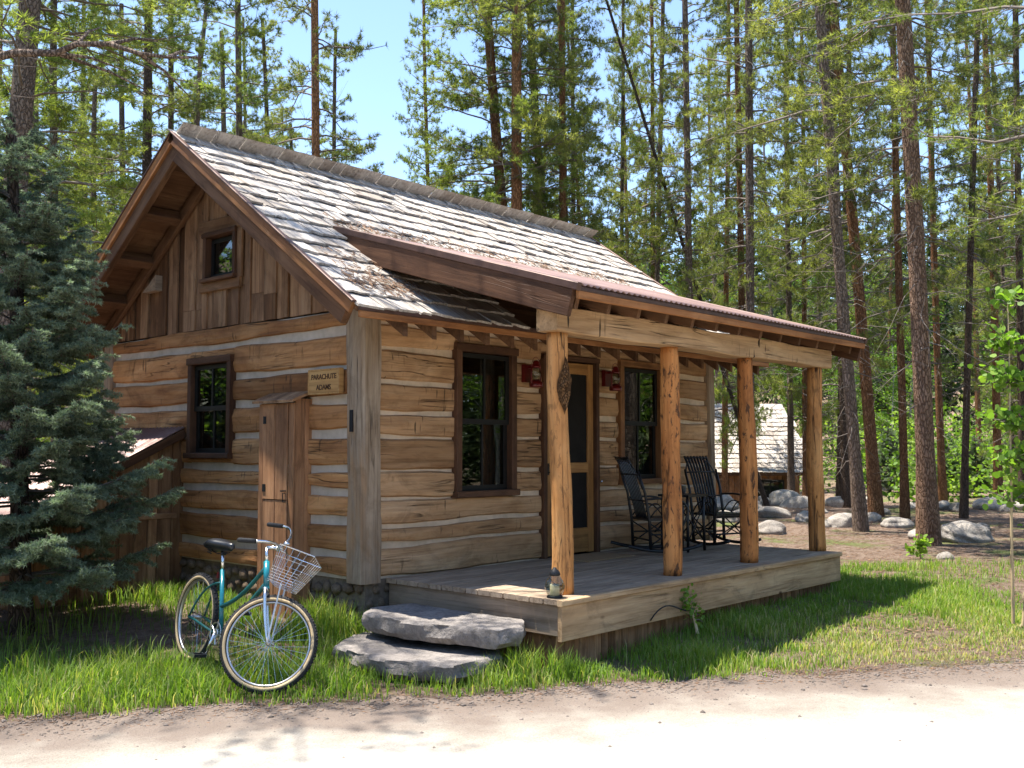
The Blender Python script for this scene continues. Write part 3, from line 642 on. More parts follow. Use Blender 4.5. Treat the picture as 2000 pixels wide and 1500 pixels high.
# ---- porch
def zp(y): return 2.925 + (y + 2.15) * .2958
PA = math.atan(.2958); pn = Vector((0, -math.sin(PA), math.cos(PA))); PX0, PX1 = .31, 5.53
ys = np.linspace(.72, -2.16, 7); xs = np.arange(PX0 - .02, PX1 + .03, .076 / 6)
V_ = np.array([(x, y, zp(y) + .009 * math.sin(2 * math.pi * x / .076)) for y in ys for x in xs]); nxs = len(xs)
ii = np.arange(len(V_)).reshape(len(ys), nxs); Fq = np.stack([ii[:-1, :-1], ii[1:, :-1], ii[1:, 1:], ii[:-1, 1:]], -1).reshape(-1, 4)
proof = obj('porch_roof', mknp('porch_roof', V_, Fq, M['corr'], smooth_=True), cabin); proof['label'] = 'low pitched corrugated metal porch roof'
so_ = proof.modifiers.new('thick', 'SOLIDIFY'); so_.thickness = .002
m = MB(); m.prism([(.70, zp(.70) - .014), (-2.10, zp(-2.10) - .014), (-2.10, zp(-2.10) - .036), (.70, zp(.70) - .036)], PX0 + .03, PX1 - .03, 0); m.build('sheathing', M['rafter'], proof)
x = PX0 + .09
while x < PX1 - .04:
    board('rafter', Vector((x, .3, zp(.3))) + pn * -.118, Vector((x, -2.09, zp(-2.09))) + pn * -.118, .155, .045, M['rafter'], proof, up=pn); x += .412
board('fascia', (PX0 + .0, -2.125, zp(-2.12) - .085), (PX1, -2.125, zp(-2.12) - .085), .062, .03, M['fascia'], proof)
board('drip_edge', (PX0 - .01, -2.135, zp(-2.12) - .04), (PX1 + .01, -2.135, zp(-2.12) - .04), .04, .02, M['flash'], proof)
for xx in (PX0 - .012, PX1 + .012):
    board('barge_board', Vector((xx, .80, zp(.80))) + pn * -.155, Vector((xx, -2.12, zp(-2.12))) + pn * -.155, .215, .045, M['trim'], proof, up=pn, wob=.003, seg=10)
    board('barge_flashing', Vector((xx - .004, .80, zp(.80))) + pn * -.02, Vector((xx - .004, -2.16, zp(-2.16))) + pn * -.02, .062, .055, M['flash'], proof, up=pn)
pb = board('porch_beam', (.385, -1.76, 2.70), (5.24, -1.76, 2.695), .20, .215, M['beam'], cabin, ch=.008, wob=.006, seg=40)
pb['label'] = 'hewn tan beam carrying the porch roof'
def pole(x, y, r, z0, z1, seed, mat, lab):
    rr = random.Random(seed); seg = 26; n = 18; ph = [rr.random() * 6 for _ in range(8)]; vs = []; fs = []; h = z1 - z0
    for i in range(seg + 1):
        t = i / seg; z = h * t; ox = .017 * math.sin(t * 4 + ph[0]); oy = .017 * math.sin(t * 3.1 + ph[1])
        for k in range(n):
            a = 2 * math.pi * k / n; rad = r * (1.06 - .1 * t) * (1 + .045 * math.sin(a * 2 + z * 2 + ph[2]) + .035 * math.sin(a * 3 - z * 5 + ph[3]) + .025 * math.sin(a * 5 + z * 11 + ph[4]) + .03 * math.sin(z * 6 + ph[5]) + rr.uniform(-.012, .012))
            if seed == 1:   # the burl scar below the beam
                da = math.atan2(math.sin(a - 3.75), math.cos(a - 3.75)); q = math.exp(-(da / .5) ** 2 - ((z - 1.63) / .17) ** 2); rad *= 1 + .12 * q
            vs.append((ox + rad * math.cos(a), oy + rad * math.sin(a), z))
    for i in range(seg):
        for k in range(n): fs.append((i * n + k, i * n + (k + 1) % n, (i + 1) * n + (k + 1) % n, (i + 1) * n + k))
    fs += [tuple(range(n - 1, -1, -1)), tuple(range(seg * n, seg * n + n))]
    o = obj('porch_post', mkmesh('porch_post', vs, fs, mat, True), cabin, Matrix.Translation((x, y, z0))); o['label'] = lab; return o
M['pole_f'] = wood('flecked_pine_pole', [(.62, .29, .10), (.50, .20, .06), (.36, .13, .04)], crack=.7, stain=.4, vary=.1, axis='Z', bd=.011, knots=.95, rough=.7, flecks=.95)
post1 = pole(.552, -1.75, .084, .55, 2.61, 1, M['pole'], 'golden porch post with a dark burl scar')
pole(2.138, -1.75, .085, .55, 2.61, 2, M['pole_f'], 'orange porch post flecked with bark')
pole(3.502, -1.75, .083, .55, 2.605, 3, M['pole_f'], 'third porch post lightly flecked'); pole(5.054, -1.75, .085, .55, 2.60, 4, M['pole'], 'smooth golden porch post at the far end')
sc = MB(); n = 9; vs = []     # rough bark patch of the burl, a lens of chunky bark proud of the post
cdir = Vector((-.74, -.67, 0)).normalized(); side = Vector((.67, -.74, 0))
cen = Vector((0, 0, 1.63)); rws = 15; cls = 9
for i in range(rws):
    t = i / (rws - 1) * 2 - 1; hw = .074 * (1 - abs(t) ** 1.3) * random.uniform(.88, 1.1) + .002
    for j in range(cls):
        q = j / (cls - 1) * 2 - 1; d = (cdir + side * (.45 + q * hw / .084)).normalized()
        rad = .0965 + (.022 * random.random() - .008) * (1 - abs(q) ** 3) * (1 - abs(t)) + (.006 if abs(q) < .99 and abs(t) < .99 else -.012)
        rad += .010 * math.exp(-(t / .6) ** 2); vs.append(cen + d * rad + Vector((.005, 0, t * .215 + .02 * q)))
sc.add(vs, [(i * cls + j, i * cls + j + 1, (i + 1) * cls + j + 1, (i + 1) * cls + j) for i in range(rws - 1) for j in range(cls - 1)])
M['burl'] = bark('burl_bark', (.16, .08, .035), (.27, .15, .07), (.05, .028, .015), 3.2)
sc.build('burl', M['burl'], post1)
deck = empty('porch_deck', parent=cabin); y = -.003; DX0, DX1 = .262, 5.10
while y > -1.95:
    wd = .1365; board('deck_board', (DX0 + random.uniform(-.006, .006), y - wd / 2, .53), (DX1 + random.uniform(-.006, .006), y - wd / 2, .53), .04, wd - .006, M['deck'], deck); y -= wd + .0035
board('edge_board', (DX0 - .004, -1.985, .528), (DX1 + .004, -1.985, .528), .045, .055, M['rim'], deck)
fr_ = board('rim_board', (DX0 + .012, -1.972, .372), (DX1 - .01, -1.972, .372), .262, .04, M['rim'], deck, ch=.004)
board('rim_board', (DX0 + .045, -1.94, .39), (DX0 + .045, -.02, .39), .235, .04, M['deck'], deck); board('rim_board', (DX1 - .04, -1.94, .39), (DX1 - .04, -.02, .39), .235, .04, M['rim'], deck)
x = DX0 + .1
while x < DX1 - .1:
    board('skirt_board', (x, -1.90, -.05), (x, -1.90, .28), .088, .02, M['gable_board'], deck, up=(1, 0, 0)); x += .092
y = -1.86
while y < -.05:
    board('skirt_board', (DX0 + .09, y, -.05), (DX0 + .09, y, .30), .088, .02, M['gable_board'], deck, up=(0, 1, 0)); y += .092
m = MB(); m.bx(DX0 + .2, DX1 - .1, -1.6, -1.57, -.1, .5); m.build('deck_joist', M['interior'], deck)

# ------------------------------------------------------------------ stone steps
def slab(name, outline, z0, z1, seed, label):
    rr = random.Random(seed); pts = []
    n = len(outline)
    for i in range(n):
        a, b = Vector(outline[i]), Vector(outline[(i + 1) % n]); L = (b - a).length; k = max(2, int(L / .07))
        nrm = Vector((b.y - a.y, a.x - b.x)).normalized()
        for j in range(k): pts.append((a.lerp(b, j / k), nrm * rr.uniform(-.012, .012)))
    levels = [(0, -.03), (.3, .008), (.6, .006), (.85, .004), (.96, -.004), (1, -.02)]; vs = []; fs = []; m = len(pts); cen = sum((p for p, _ in pts), Vector((0, 0))) / m
    ph = rr.random() * 6
    for li, (t, off) in enumerate(levels):
        for i, (p, q) in enumerate(pts):
            d = (p - cen).normalized(); sc = .014 * math.sin(i * .9 + li * 1.3 + ph) * (0 < li < 4) + rr.uniform(-.004, .004)
            v = p + q + d * (off + sc); vs.append((v.x, v.y, z0 + (z1 - z0) * t + (rr.uniform(-.006, .006) if li < 4 else rr.uniform(-.004, .004))))
    for li in range(len(levels) - 1):
        for i in range(m): fs.append((li * m + i, li * m + (i + 1) % m, (li + 1) * m + (i + 1) % m, (li + 1) * m + i))
    base = (len(levels) - 1) * m; prev = list(range(base, base + m))
    for sh in (.75, .4):
        cur = []
        for i, (p, q) in enumerate(pts):
            v = cen + (p + q - cen) * sh; cur.append(len(vs)); vs.append((v.x, v.y, z1 + rr.uniform(-.007, .007)))
        for i in range(m): fs.append((prev[i], prev[(i + 1) % m], cur[(i + 1) % m], cur[i]))
        prev = cur
    fs.append(tuple(prev)); fs.append(tuple(range(m - 1, -1, -1)))
    me = mkmesh(name, [Vector(v) - Vector((cen.x, cen.y, z0)) for v in vs], fs, M['slab'], True)
    me.set_sharp_from_angle(angle=R(38)); o = obj(name, me); o.location = (cen.x, cen.y, z0); tag(o, label, 'step'); return o
slab('stone_step', [(-.14, -.28), (.24, -.34), (.27, -1.62), (.02, -1.82), (-.2, -1.78), (-.40, -.95), (-.34, -.42)], .225, .37, 3, 'thick grey stone slab, upper step against the porch deck')
slab('stone_step', [(-.30, -.25), (.12, -.2), (.1, -1.5), (-.1, -1.72), (-.56, -1.70), (-.78, -1.20), (-.69, -.50)], .03, .165, 8, 'thin wide grey stone slab lying in the grass, lower step')

# ------------------------------------------------------------------ utility cabinet, sign
cab = empty('utility_cabinet', (-.055, 1.04, .1)); cab.scale = (.74, .98, 1); tag(cab, 'tall narrow plank cabinet with small slanted roof against the gable wall', 'cabinet')
def inl(p): return Vector(p) - Vector((-.15, .92, .1))
def cb(name, p0, p1, w_, t_, up, mat=None): return board(name, inl(p0), inl(p1), w_, t_, mat or M['cabinet'], cab, up=up)
for (ya, yb) in ((.64, .73), (.735, .93), (.935, 1.13), (1.135, 1.21)):
    yc = (ya + yb) / 2; wd = yb - ya - .003; door_ = .7 < yc < 1.13
    if door_: cb('door_board', (-.315, yc, 1.22), (-.315, yc, 2.10), wd, .022, (0, 1, 0)); cb('front_board', (-.31, yc, .15), (-.31, yc, 1.212), wd, .022, (0, 1, 0))
    else: cb('front_board', (-.305, yc, .15), (-.305, yc, 2.10), wd, .024, (0, 1, 0))
for (xa, xb_) in ((-.29, -.155), (-.152, -.045)):
    for yy in (.652, 1.198): cb('side_board', ((xa + xb_) / 2, yy, .15), ((xa + xb_) / 2, yy, 2.14), xb_ - xa, .022, (1, 0, 0))
cb('roof_board', (-.37, .605, 2.118), (-.37, 1.255, 2.118), .03, .012, (0, 0, 1), M['shingle_j'])
m = MB(); m.prism([(-.38, 2.105), (-.045, 2.205), (-.045, 2.23), (-.38, 2.13)], .60, 1.26, 1); m.v = [tuple(inl(v)) for v in m.v]; m.build('cabinet_roof', M['gable_board'], cab)
for zz in (1.32, 1.95):
    m = MB(); m.box(inl((-.33, 1.10, zz)), (.008, .045, .07)); m.build('hinge', M['iron'], cab)
m = MB(); m.box(inl((-.36, .755, 1.3)), (.06, .03, .012)); m.tube([inl((-.33, .76, 1.28)), inl((-.36, .76, 1.28)), inl((-.36, .76, 1.2)), inl((-.33, .76, 1.2))], .006, 6); m.build('latch', M['iron'], cab)
sg = empty('name_sign', (-.06, .475, 2.285)); tag(sg, 'small pale wooden sign with carved two line name on the gable wall', 'sign')
M['signwood'] = wood('sign_pine', [(.50, .31, .13), (.44, .255, .10), (.36, .19, .07)], crack=.15, stain=.15, vary=.05, bd=.001)
board('sign_board', (0, .215, 0), (0, -.215, 0), .20, .03, M['signwood'], sg)
m = MB(); m.box((.005, 0, .106), (.05, .45, .014)); m.box((.005, 0, -.106), (.05, .45, .014)); m.box((.005, -.222, 0), (.05, .014, .2)); m.box((.005, .222, 0), (.05, .014, .2)); m.build('sign_frame', M['signwood'], sg)
for txt, zz, sz in (('PARACHUTE', .022, .088), ('ADAMS', -.073, .088)):
    cu = bpy.data.curves.new('lettering', 'FONT'); cu.body = txt; cu.size = sz * .74; cu.align_x = 'CENTER'; cu.extrude = .002; cu.offset = .001; cu.space_character = .98
    to = bpy.data.objects.new('tmp', cu); COL.objects.link(to); dg = bpy.context.evaluated_depsgraph_get(); me = bpy.data.meshes.new_from_object(to.evaluated_get(dg)); bpy.data.objects.remove(to)
    me.materials.clear(); me.materials.append(M['letter'])
    obj('lettering', me, sg, Matrix(((0, 0, -1, -.0165), (-1, 0, 0, 0), (0, 1, 0, zz), (0, 0, 0, 1))))

# ------------------------------------------------------------------ lean-to shed against the gable wall
SY = 3.02; sh = empty('lean_to_shed', (-.75, SY, .15)); tag(sh, 'brown plank lean-to shed with corrugated roof behind the blue spruce', 'shed'); so3 = Vector((-.75, SY, .15))
def zs(x): return 1.90 + .50 * x
x = -1.68
while x < -.06:
    wd = random.uniform(.1, .17); xc = x + wd / 2; board('wall_board', Vector((xc, SY, .05)) - so3, Vector((xc, SY + random.uniform(-.008, .004), zs(xc) - .05)) - so3, wd - .004, .02, M['gable_board'], sh, up=(1, 0, 0)); x += wd
y = SY + .03
while y < 4.9:
    wd = random.uniform(.12, .18); board('wall_board', Vector((-1.69, y + wd / 2, .05)) - so3, Vector((-1.69, y + wd / 2, zs(-1.69) - .05)) - so3, wd - .004, .02, M['gable_board'], sh, up=(0, 1, 0)); y += wd
m = MB(); m.bx(-1.66, -.03, SY + .03, 4.85, .05, .9); m.v = [tuple(Vector(v) - so3) for v in m.v]; m.build('core', M['interior'], sh)
ys_ = np.arange(SY - .10, 5.0, .076 / 6); xs_ = np.linspace(.0, -1.95, 6)
V_ = np.array([(x - so3.x, y - so3.y, zs(x) + .02 + .009 * math.sin(2 * math.pi * y / .076) - so3.z) for x in xs_ for y in ys_]); ii = np.arange(len(V_)).reshape(len(xs_), len(ys_))
shr = obj('shed_roof', mknp('shed_roof', V_, np.stack([ii[:-1, :-1], ii[1:, :-1], ii[1:, 1:], ii[:-1, 1:]], -1).reshape(-1, 4), M['corr'], smooth_=True), sh); shr.modifiers.new('t', 'SOLIDIFY').thickness = .002
board('rake_board', Vector((-.02, SY - .09, zs(-.02) - .04)) - so3, Vector((-1.94, SY - .09, zs(-1.94) - .04)) - so3, .085, .03, M['trim'], sh, up=(0, 0, 1))
board('batten', Vector((-1.66, SY - .016, .98)) - so3, Vector((-.06, SY - .016, .98)) - so3, .06, .02, M['gable_board'], sh)

# ------------------------------------------------------------------ bicycle
bk_loc = Vector((-1.48, .27, .055)); head = math.atan2(-.995, -.1); LEAN = R(9)
bike = empty('bicycle', bk_loc); tag(bike, 'teal cruiser bicycle with wire basket standing in grass beside the cabin', 'bicycle')
bike.rotation_mode = 'QUATERNION'; bike.rotation_quaternion = Quaternion((0, 0, 1), head) @ Quaternion((1, 0, 0), -LEAN) @ Quaternion((0, 1, 0), R(2.2))
WR = .318; HUBZ = .338
def wheel(c, parent, steer=None):
    wl = empty('wheel', parent=parent); wl.matrix_local = steer if steer is not None else Matrix.Identity(4)
    m = MB(); m.ring(c, (0, 1, 0), WR - .006, .0235, 56, 10, 1.0)
    for i in range(96):
        a = 2 * math.pi * i / 96
        for s_ in (-1, 1):
            rr_ = WR + .0155 - (0 if (i + (s_ > 0)) % 2 else .006); d = Vector((math.cos(a), 0, math.sin(a)))
            m.box(Vector(c) + d * rr_ + Vector((0, s_ * .011, 0)), (.008, .012, .011), Matrix.Rotation(-a, 3, 'Y'))
    m.build('tyre', M['rubber'], wl, True)
    m = MB()
    for s_ in (-1, 1): m.ring(Vector(c) + Vector((0, s_ * .0155, 0)), (0, 1, 0), WR - .014, .0125, 56, 8, .75)
    m.build('sidewall', M['tan'], wl, True)
    m = MB(); m.ring(c, (0, 1, 0), WR - .036, .0095, 56, 8, 1.45); m.build('rim', M['alloy'], wl, True)
    m = MB(); m.tube([Vector(c) + Vector((0, -.05, 0)), Vector(c) + Vector((0, -.03, 0)), Vector(c) + Vector((0, .03, 0)), Vector(c) + Vector((0, .05, 0))], [.008, .02, .02, .008], 12); m.tube([Vector(c) + Vector((0, -.062, 0)), Vector(c) + Vector((0, .062, 0))], .007, 8); m.build('hub', M['alloy'], wl, True)
    m = MB()
    for i in range(36):
        s_ = 1 if i % 2 else -1; a = 2 * math.pi * i / 36; b = a + (.9 if (i // 2) % 2 else -.9)
        m.tube([Vector(c) + Vector((.019 * math.cos(b), s_ * .028, .019 * math.sin(b))), Vector(c) + Vector(((WR - .045) * math.cos(a), s_ * .003, (WR - .045) * math.sin(a)))], .0009, 4, False)
    m.build('spokes', M['chrome'], wl); return wl
wheel((0, 0, HUBZ), bike)
# steering axis
HB, HT = Vector((.985, 0, .70)), Vector((.925, 0, .875)); AX = (HT - HB).normalized()
STEER = Matrix.Translation(HB) @ Matrix.Rotation(R(50), 4, AX) @ Matrix.Translation(-HB)
FH = Vector((1.13, 0, HUBZ))
wheel(FH, bike, STEER)
m = MB(); m.tube([HB, HT], [.021, .021], 14); m.tube([HB - AX * .012, HB], .023, 14); m.build('head_tube', M['teal'], bike, True)
BB = Vector((.44, 0, .285)); ST = Vector((.285, 0, .735))
def bend(pts, n=8):
    pts = [Vector(p) for p in pts]; out = []
    for i in range(n + 1):
        t = i / n; q = pts[:]
        while len(q) > 1: q = [q[k].lerp(q[k + 1], t) for k in range(len(q) - 1)]
        out.append(q[0])
    return out
fr = empty('frame', parent=bike)
m = MB(); m.tube([BB, ST], .0165, 12); m.build('seat_tube', M['teal'], fr, True)
m = MB(); m.tube(bend([HT - AX * .04, Vector((.78, 0, .70)), Vector((.64, 0, .56)), BB.lerp(ST, .42)]), .0155, 12); m.build('top_tube', M['dkteal'], fr, True)
m = MB(); m.tube(bend([HB + AX * .03, Vector((.84, 0, .60)), Vector((.64, 0, .43)), BB]), .0175, 12); m.build('down_tube', M['dkteal'], fr, True)
m = MB()
for s_ in (-1, 1):
    m.tube([(0, s_ * .062, HUBZ), (.12, s_ * .055, HUBZ - .012), BB + Vector((-.06, s_ * .035, 0)), BB], .0095, 8)
    m.tube(bend([(0, s_ * .062, HUBZ), (.08, s_ * .055, .52), (.16, s_ * .03, .62), BB.lerp(ST, .80)], 7), .0085, 8)
m.tube([BB + Vector((0, -.035, 0)), BB + Vector((0, .035, 0))], .021, 12); m.build('stays', M['dkteal'], fr, True)
sp = MB(); sp.tube([ST, ST + (ST - BB).normalized() * .15], .0125, 10); sp.build('seat_post', M['chrome'], bike, True)
SD = ST + (ST - BB).normalized() * .165
sv = []; sf = []; prof = [(-.13, .085, .05), (-.12, .108, .062), (-.07, .112, .066), (-.01, .085, .06), (.05, .048, .052), (.11, .03, .044), (.145, .022, .036), (.155, .01, .025)]
for (xx, hw, hh) in prof:
    for k in range(12):
        a = 2 * math.pi * k / 12; zz = math.sin(a); sv.append(SD + Vector((xx, hw * math.cos(a), (hh * .55 * zz + .012 if zz > 0 else hh * .75 * zz * (1 - .6 * abs(math.cos(a)))) + .02 - .02 * (xx < -.1))))
for i in range(len(prof) - 1):
    for k in range(12): sf.append((i * 12 + k, i * 12 + (k + 1) % 12, (i + 1) * 12 + (k + 1) % 12, (i + 1) * 12 + k))
sf += [tuple(range(11, -1, -1)), tuple(range((len(prof) - 1) * 12, len(prof) * 12))]
sd = MB().add(sv, sf).build('saddle', M['saddle'], bike, True)
m = MB()
for s_ in (-1, 1): m.tube([SD + Vector((-.1, s_ * .035, -.03)), SD + Vector((-.02, s_ * .025, -.045)), SD + Vector((.1, s_ * .012, -.02))], .004, 6)
for s_ in (-1, 1):
    pts = [SD + Vector((-.09 + .018 * math.cos(k * .9), s_ * .06 + .018 * math.sin(k * .9), -.055 + .0022 * k)) for k in range(22)]; m.tube(pts, .003, 5)
m.build('saddle_springs', M['iron'], sd)
# fork, stem, handlebar and basket turn with the front wheel
fk = empty('fork', parent=bike); fk.matrix_local = STEER
m = MB(); cr_ = HB - AX * .018
m.box(cr_, (.03, .10, .022), Matrix.Rotation(math.atan2(AX.x, AX.z), 3, 'Y'))
for s_ in (-1, 1): m.tube(bend([cr_ + Vector((0, s_ * .046, .0)), cr_ + Vector((.05, s_ * .05, -.16)), FH + Vector((-.05, s_ * .056, .1)), FH + Vector((0, s_ * .058, 0))], 8), [.0135, .0135, .013, .0125, .012, .011, .010, .009, .009], 10)
m.build('fork_blades', M['chrome'], fk, True)
TOP = HT + AX * .10
m = MB(); m.tube([HT, TOP], .0125, 10); m.tube([TOP, TOP + Vector((.05, 0, .012)), TOP + Vector((.075, 0, .012))], .013, 10); m.tube([TOP + Vector((.075, -.025, .012)), TOP + Vector((.075, .025, .012))], .017, 10); m.build('stem', M['chrome'], fk, True)
hb = empty('handlebar', parent=bike); hb.matrix_local = STEER @ Matrix.Translation(TOP + Vector((.075, 0, .012))) @ Matrix.Rotation(R(24), 4, 'X')
def bar(s_): return bend([(0, 0, 0), (.04, s_ * .08, .02), (.075, s_ * .22, .115), (-.02, s_ * .31, .105), (-.09, s_ * .325, .09)], 12)
m = MB(); m.tube(list(reversed(bar(-1))) + bar(1)[1:], .0105, 10); m.build('bar', M['chrome'], hb, True)
for s_ in (-1, 1):
    e0 = Vector((-.075, s_ * .323, .093)); m = MB(); m.tube([e0, e0 + Vector((-.04, s_ * .005, -.006)), e0 + Vector((-.115, s_ * .014, -.018)), e0 + Vector((-.125, s_ * .015, -.02))], [.015, .0165, .0165, .011], 12); m.build('grip', M['rubber'], hb, True)
m = MB(); m.lathe([(0, 0), (.024, .004), (.022, .016), (.008, .022), (0, .022)], (.045, .06, .03), 14); m.build('bell', M['chrome'], hb, True)
bs = empty('basket', parent=bike); BM = STEER @ Matrix.Translation(TOP + Vector((.10, 0, .0))) @ Matrix.Rotation(R(6), 4, 'Y'); bs.matrix_local = BM
def bpt(u, v, t):  # u across (-1..1), v front (0..1), t depth (0 top .. 1 bottom)
    hw = .185 - .05 * t; x0 = .025 + .012 * t; x1 = .285 - .085 * t; return Vector((x0 + (x1 - x0) * v, u * hw, .02 - .245 * t))
m = MB(); wr = .0014
def loop(t, r_): m.tube([bpt(-1, 0, t), bpt(1, 0, t), bpt(1, 1, t), bpt(-1, 1, t), bpt(-1, 0, t)], r_, 5, False)
loop(0, .0038)
for t in (.33, .62, .70, .78, .86, .93, 1.): loop(t, wr)
for i in range(7):
    u_ = -1 + 2 * i / 6; m.tube([bpt(u_, 0, 0), bpt(u_, 0, 1), bpt(u_, 1, 1), bpt(u_, 1, 0)], wr, 4, False)
for i in range(1, 5):
    v_ = i / 5; m.tube([bpt(-1, v_, 0), bpt(-1, v_, 1), bpt(1, v_, 1), bpt(1, v_, 0)], wr, 4, False)
m.build('wires', M['chrome'], bs)
for s_ in (-1, 1):
    q0 = BM.inverted() @ (STEER @ (FH + Vector((0, s_ * .066, .0)))); m = MB(); m.tube([q0, bpt(s_ * .62, .55, 1)], .0062, 6); m.build('basket_stay', M['alloy'], bs)
    m = MB(); m.tube([Vector((-.01, s_ * .03, .012)), bpt(s_ * .3, 0, .05)], .005, 6); m.build('basket_hook', M['alloy'], bs)
ck = empty('crank', parent=bike); ca = R(-100)
m = MB(); m.ring(BB + Vector((0, -.045, 0)), (0, 1, 0), .082, .007, 36, 6, .4); m.ring(BB + Vector((0, -.045, 0)), (0, 1, 0), .03, .012, 18, 6, .4)
for i in range(5):
    a = i * 2 * math.pi / 5; m.tube([BB + Vector((0, -.045, 0)), BB + Vector((.08 * math.cos(a), -.045, .08 * math.sin(a)))], .006, 5)
m.build('chainring', M['alloy'], ck)
for s_, aa in ((-1, ca), (1, ca + math.pi)):
    e = BB + Vector((.165 * math.cos(aa), s_ * .075, .165 * math.sin(aa))); m = MB(); m.tube([BB + Vector((0, s_ * .05, 0)), BB.lerp(e, .5) + Vector((0, s_ * .03, 0)), e], [.013, .011, .011], 8); m.build('crank_arm', M['chrome'], ck, True)
    m = MB(); c0 = e + Vector((0, s_ * .06, 0)); m.tube([e, e + Vector((0, s_ * .105, 0))], .007, 6)
    for dx in (-.034, .034): m.box(c0 + Vector((dx, 0, 0)), (.012, .095, .022))
    for dy in (-.045, .045): m.box(c0 + Vector((0, dy, 0)), (.068, .006, .022))
    pd = m.build('pedal', M['rubber'], ck); m = MB()
    for dy in (-.049, .049): m.box(c0 + Vector((0, dy, 0)), (.08, .003, .028))
    m.build('pedal_cage', M['alloy'], pd)
m = MB()
for zz, r1, r2 in ((1, .084, .038), (-1, .084, .038)): m.tube([BB + Vector((0, -.045, zz * r1)), Vector((0, -.045, HUBZ + zz * r2))], .004, 5)
m.ring((0, -.045, HUBZ), (0, 1, 0), .036, .006, 20, 6, .5); m.build('chain', M['iron'], bike)
m = MB(); m.tube([BB + Vector((-.05, .03, -.02)), BB + Vector((-.12, .12, -.15)), BB + Vector((-.16, .185, -.30)), BB + Vector((-.13, .195, -.305))], .007, 6); m.build('kickstand', M['alloy'], bike)
m = MB(); m.box(ST.lerp(BB, .05) + Vector((-.03, 0, -.02)), (.012, .045, .045)); m.build('reflector', M['red'], bike)

# ------------------------------------------------------------------ porch furniture
def rocker(loc, ang, label):
    ch = empty('rocking_chair', loc); ch.rotation_euler = (0, 0, ang); ch.scale = (.87, .87, .87); tag(ch, label, 'chair', 'black twig rocking chairs on the porch')
    B = M['black']; hw = .27      # X forward, Y left
    m = MB(); m.bx(-.22, .25, -hw + .02, hw - .02, .415, .435)
    for i in range(9): m.box((.02 + .0, -hw + .05 + i * (2 * hw - .1) / 8, .437), (.46, .045, .018))
    m.build('seat', B, ch)
    for s_ in (-1, 1):
        y = s_ * hw
        m = MB(); m.tube([(-.50 + .1 * i, y, .045 + .30 * ((-.50 + .1 * i - .02) ** 2)) for i in range(11)], .023, 8, flat=.8); m.build('rocker', B, ch, True)
        m = MB(); m.tube([(.22, y, .06), (.225, y, .44), (.23, y * 1.03, .66)], [.022, .019, .018], 8); m.build('leg', B, ch, True)
        m = MB(); m.tube([(-.20, y, .07), (-.215, y, .42), (-.27, y * 1.0, .75), (-.36, y * 1.02, 1.02)], [.022, .02, .018, .015], 8); m.build('leg', B, ch, True)
        m = MB(); m.tube(bend([(-.27, y * 1.02, .68), (.05, y * 1.08, .70), (.36, y * 1.12, .74), (.40, y * 1.12, .55), (.23, y * 1.02, .30), (.10, y, .24)], 14), .014, 7); m.build('arm', B, ch, True)
        m = MB(); m.tube([(-.20, y, .12), (.22, y, .38)], .009, 6); m.tube([(-.20, y, .38), (.22, y, .12)], .009, 6); m.tube([(-.21, y, .25), (.22, y, .25)], .011, 6)
        m.tube(bend([(-.2, y, .46), (.0, y * 1.03, .75), (.2, y, .46)], 8), .009, 6); m.tube(bend([(-.05, y, .45), (.12, y * 1.03, .72), (.22, y, .5)], 8), .008, 6); m.build('side_brace', B, ch, True)
    m = MB()
    for i in range(8):
        q = -1 + 2 * i / 7; m.tube(bend([(-.20, q * .15, .44), (-.25, q * .155, .66), (-.34, q * .17, .98), (-.47, q * .19, 1.20)], 7), .0155, 6, flat=.45)
    m.tube([(-.455, -.2, 1.17), (-.47, 0, 1.18), (-.455, .2, 1.17)], .013, 6); m.build('backrest', B, ch, True)
    m = MB(); m.tube([(-.36, -hw * 1.02, .98), (-.355, 0, .985), (-.36, hw * 1.02, .98)], .011, 6); m.tube(bend([(-.3, -hw, .80), (-.42, -hw * .95, 1.13), (-.44, -.1, 1.15)], 8), .009, 6); m.tube(bend([(-.3, hw, .80), (-.42, hw * .95, 1.13), (-.44, .1, 1.15)], 8), .009, 6)
    m.tube([(-.25, -hw, .66), (-.255, hw, .66)], .011, 6); m.build('back_frame', B, ch, True)
    m = MB(); m.tube([(.22, -hw, .18), (.22, hw, .18)], .012, 6); m.tube([(-.2, -hw, .18), (-.2, hw, .18)], .012, 6); m.tube([(.22, -hw, .12), (.22, hw, .38)], .009, 6); m.tube([(.22, hw, .12), (.22, -hw, .38)], .009, 6); m.tube([(.22, -hw, .40), (.22, hw, .40)], .013, 6); m.build('stretcher', B, ch, True)
    return ch
rocker((3.64, -.56, .552), math.atan2(-.45, .75), 'black twig rocking chair seen from the side between door and porch post')
rocker((4.78, -.66, .552), math.atan2(-.93, -.30), 'black twig rocking chair with tall slatted back facing out, farther along porch')
tb = empty('side_table', (4.08, -.62, .552)); tag(tb, 'small black twig side table between the two rocking chairs', 'table')
m = MB(); m.bx(-.2, .2, -.2, .2, .60, .625); m.build('table_top', M['black'], tb)
for sx in (-1, 1):
    for sy in (-1, 1): m = MB(); m.tube([(sx * .17, sy * .17, 0), (sx * .16, sy * .16, .6)], .017, 7); m.build('leg', M['black'], tb, True)
m = MB()
for s_ in (-1, 1):
    m.tube([(-.17, s_ * .165, .1), (.17, s_ * .165, .5)], .008, 6); m.tube([(-.17, s_ * .165, .5), (.17, s_ * .165, .1)], .008, 6); m.tube([(s_ * .165, -.17, .1), (s_ * .165, .17, .5)], .008, 6); m.tube([(s_ * .165, -.17, .5), (s_ * .165, .17, .1)], .008, 6)
m.build('brace', M['black'], tb, True)
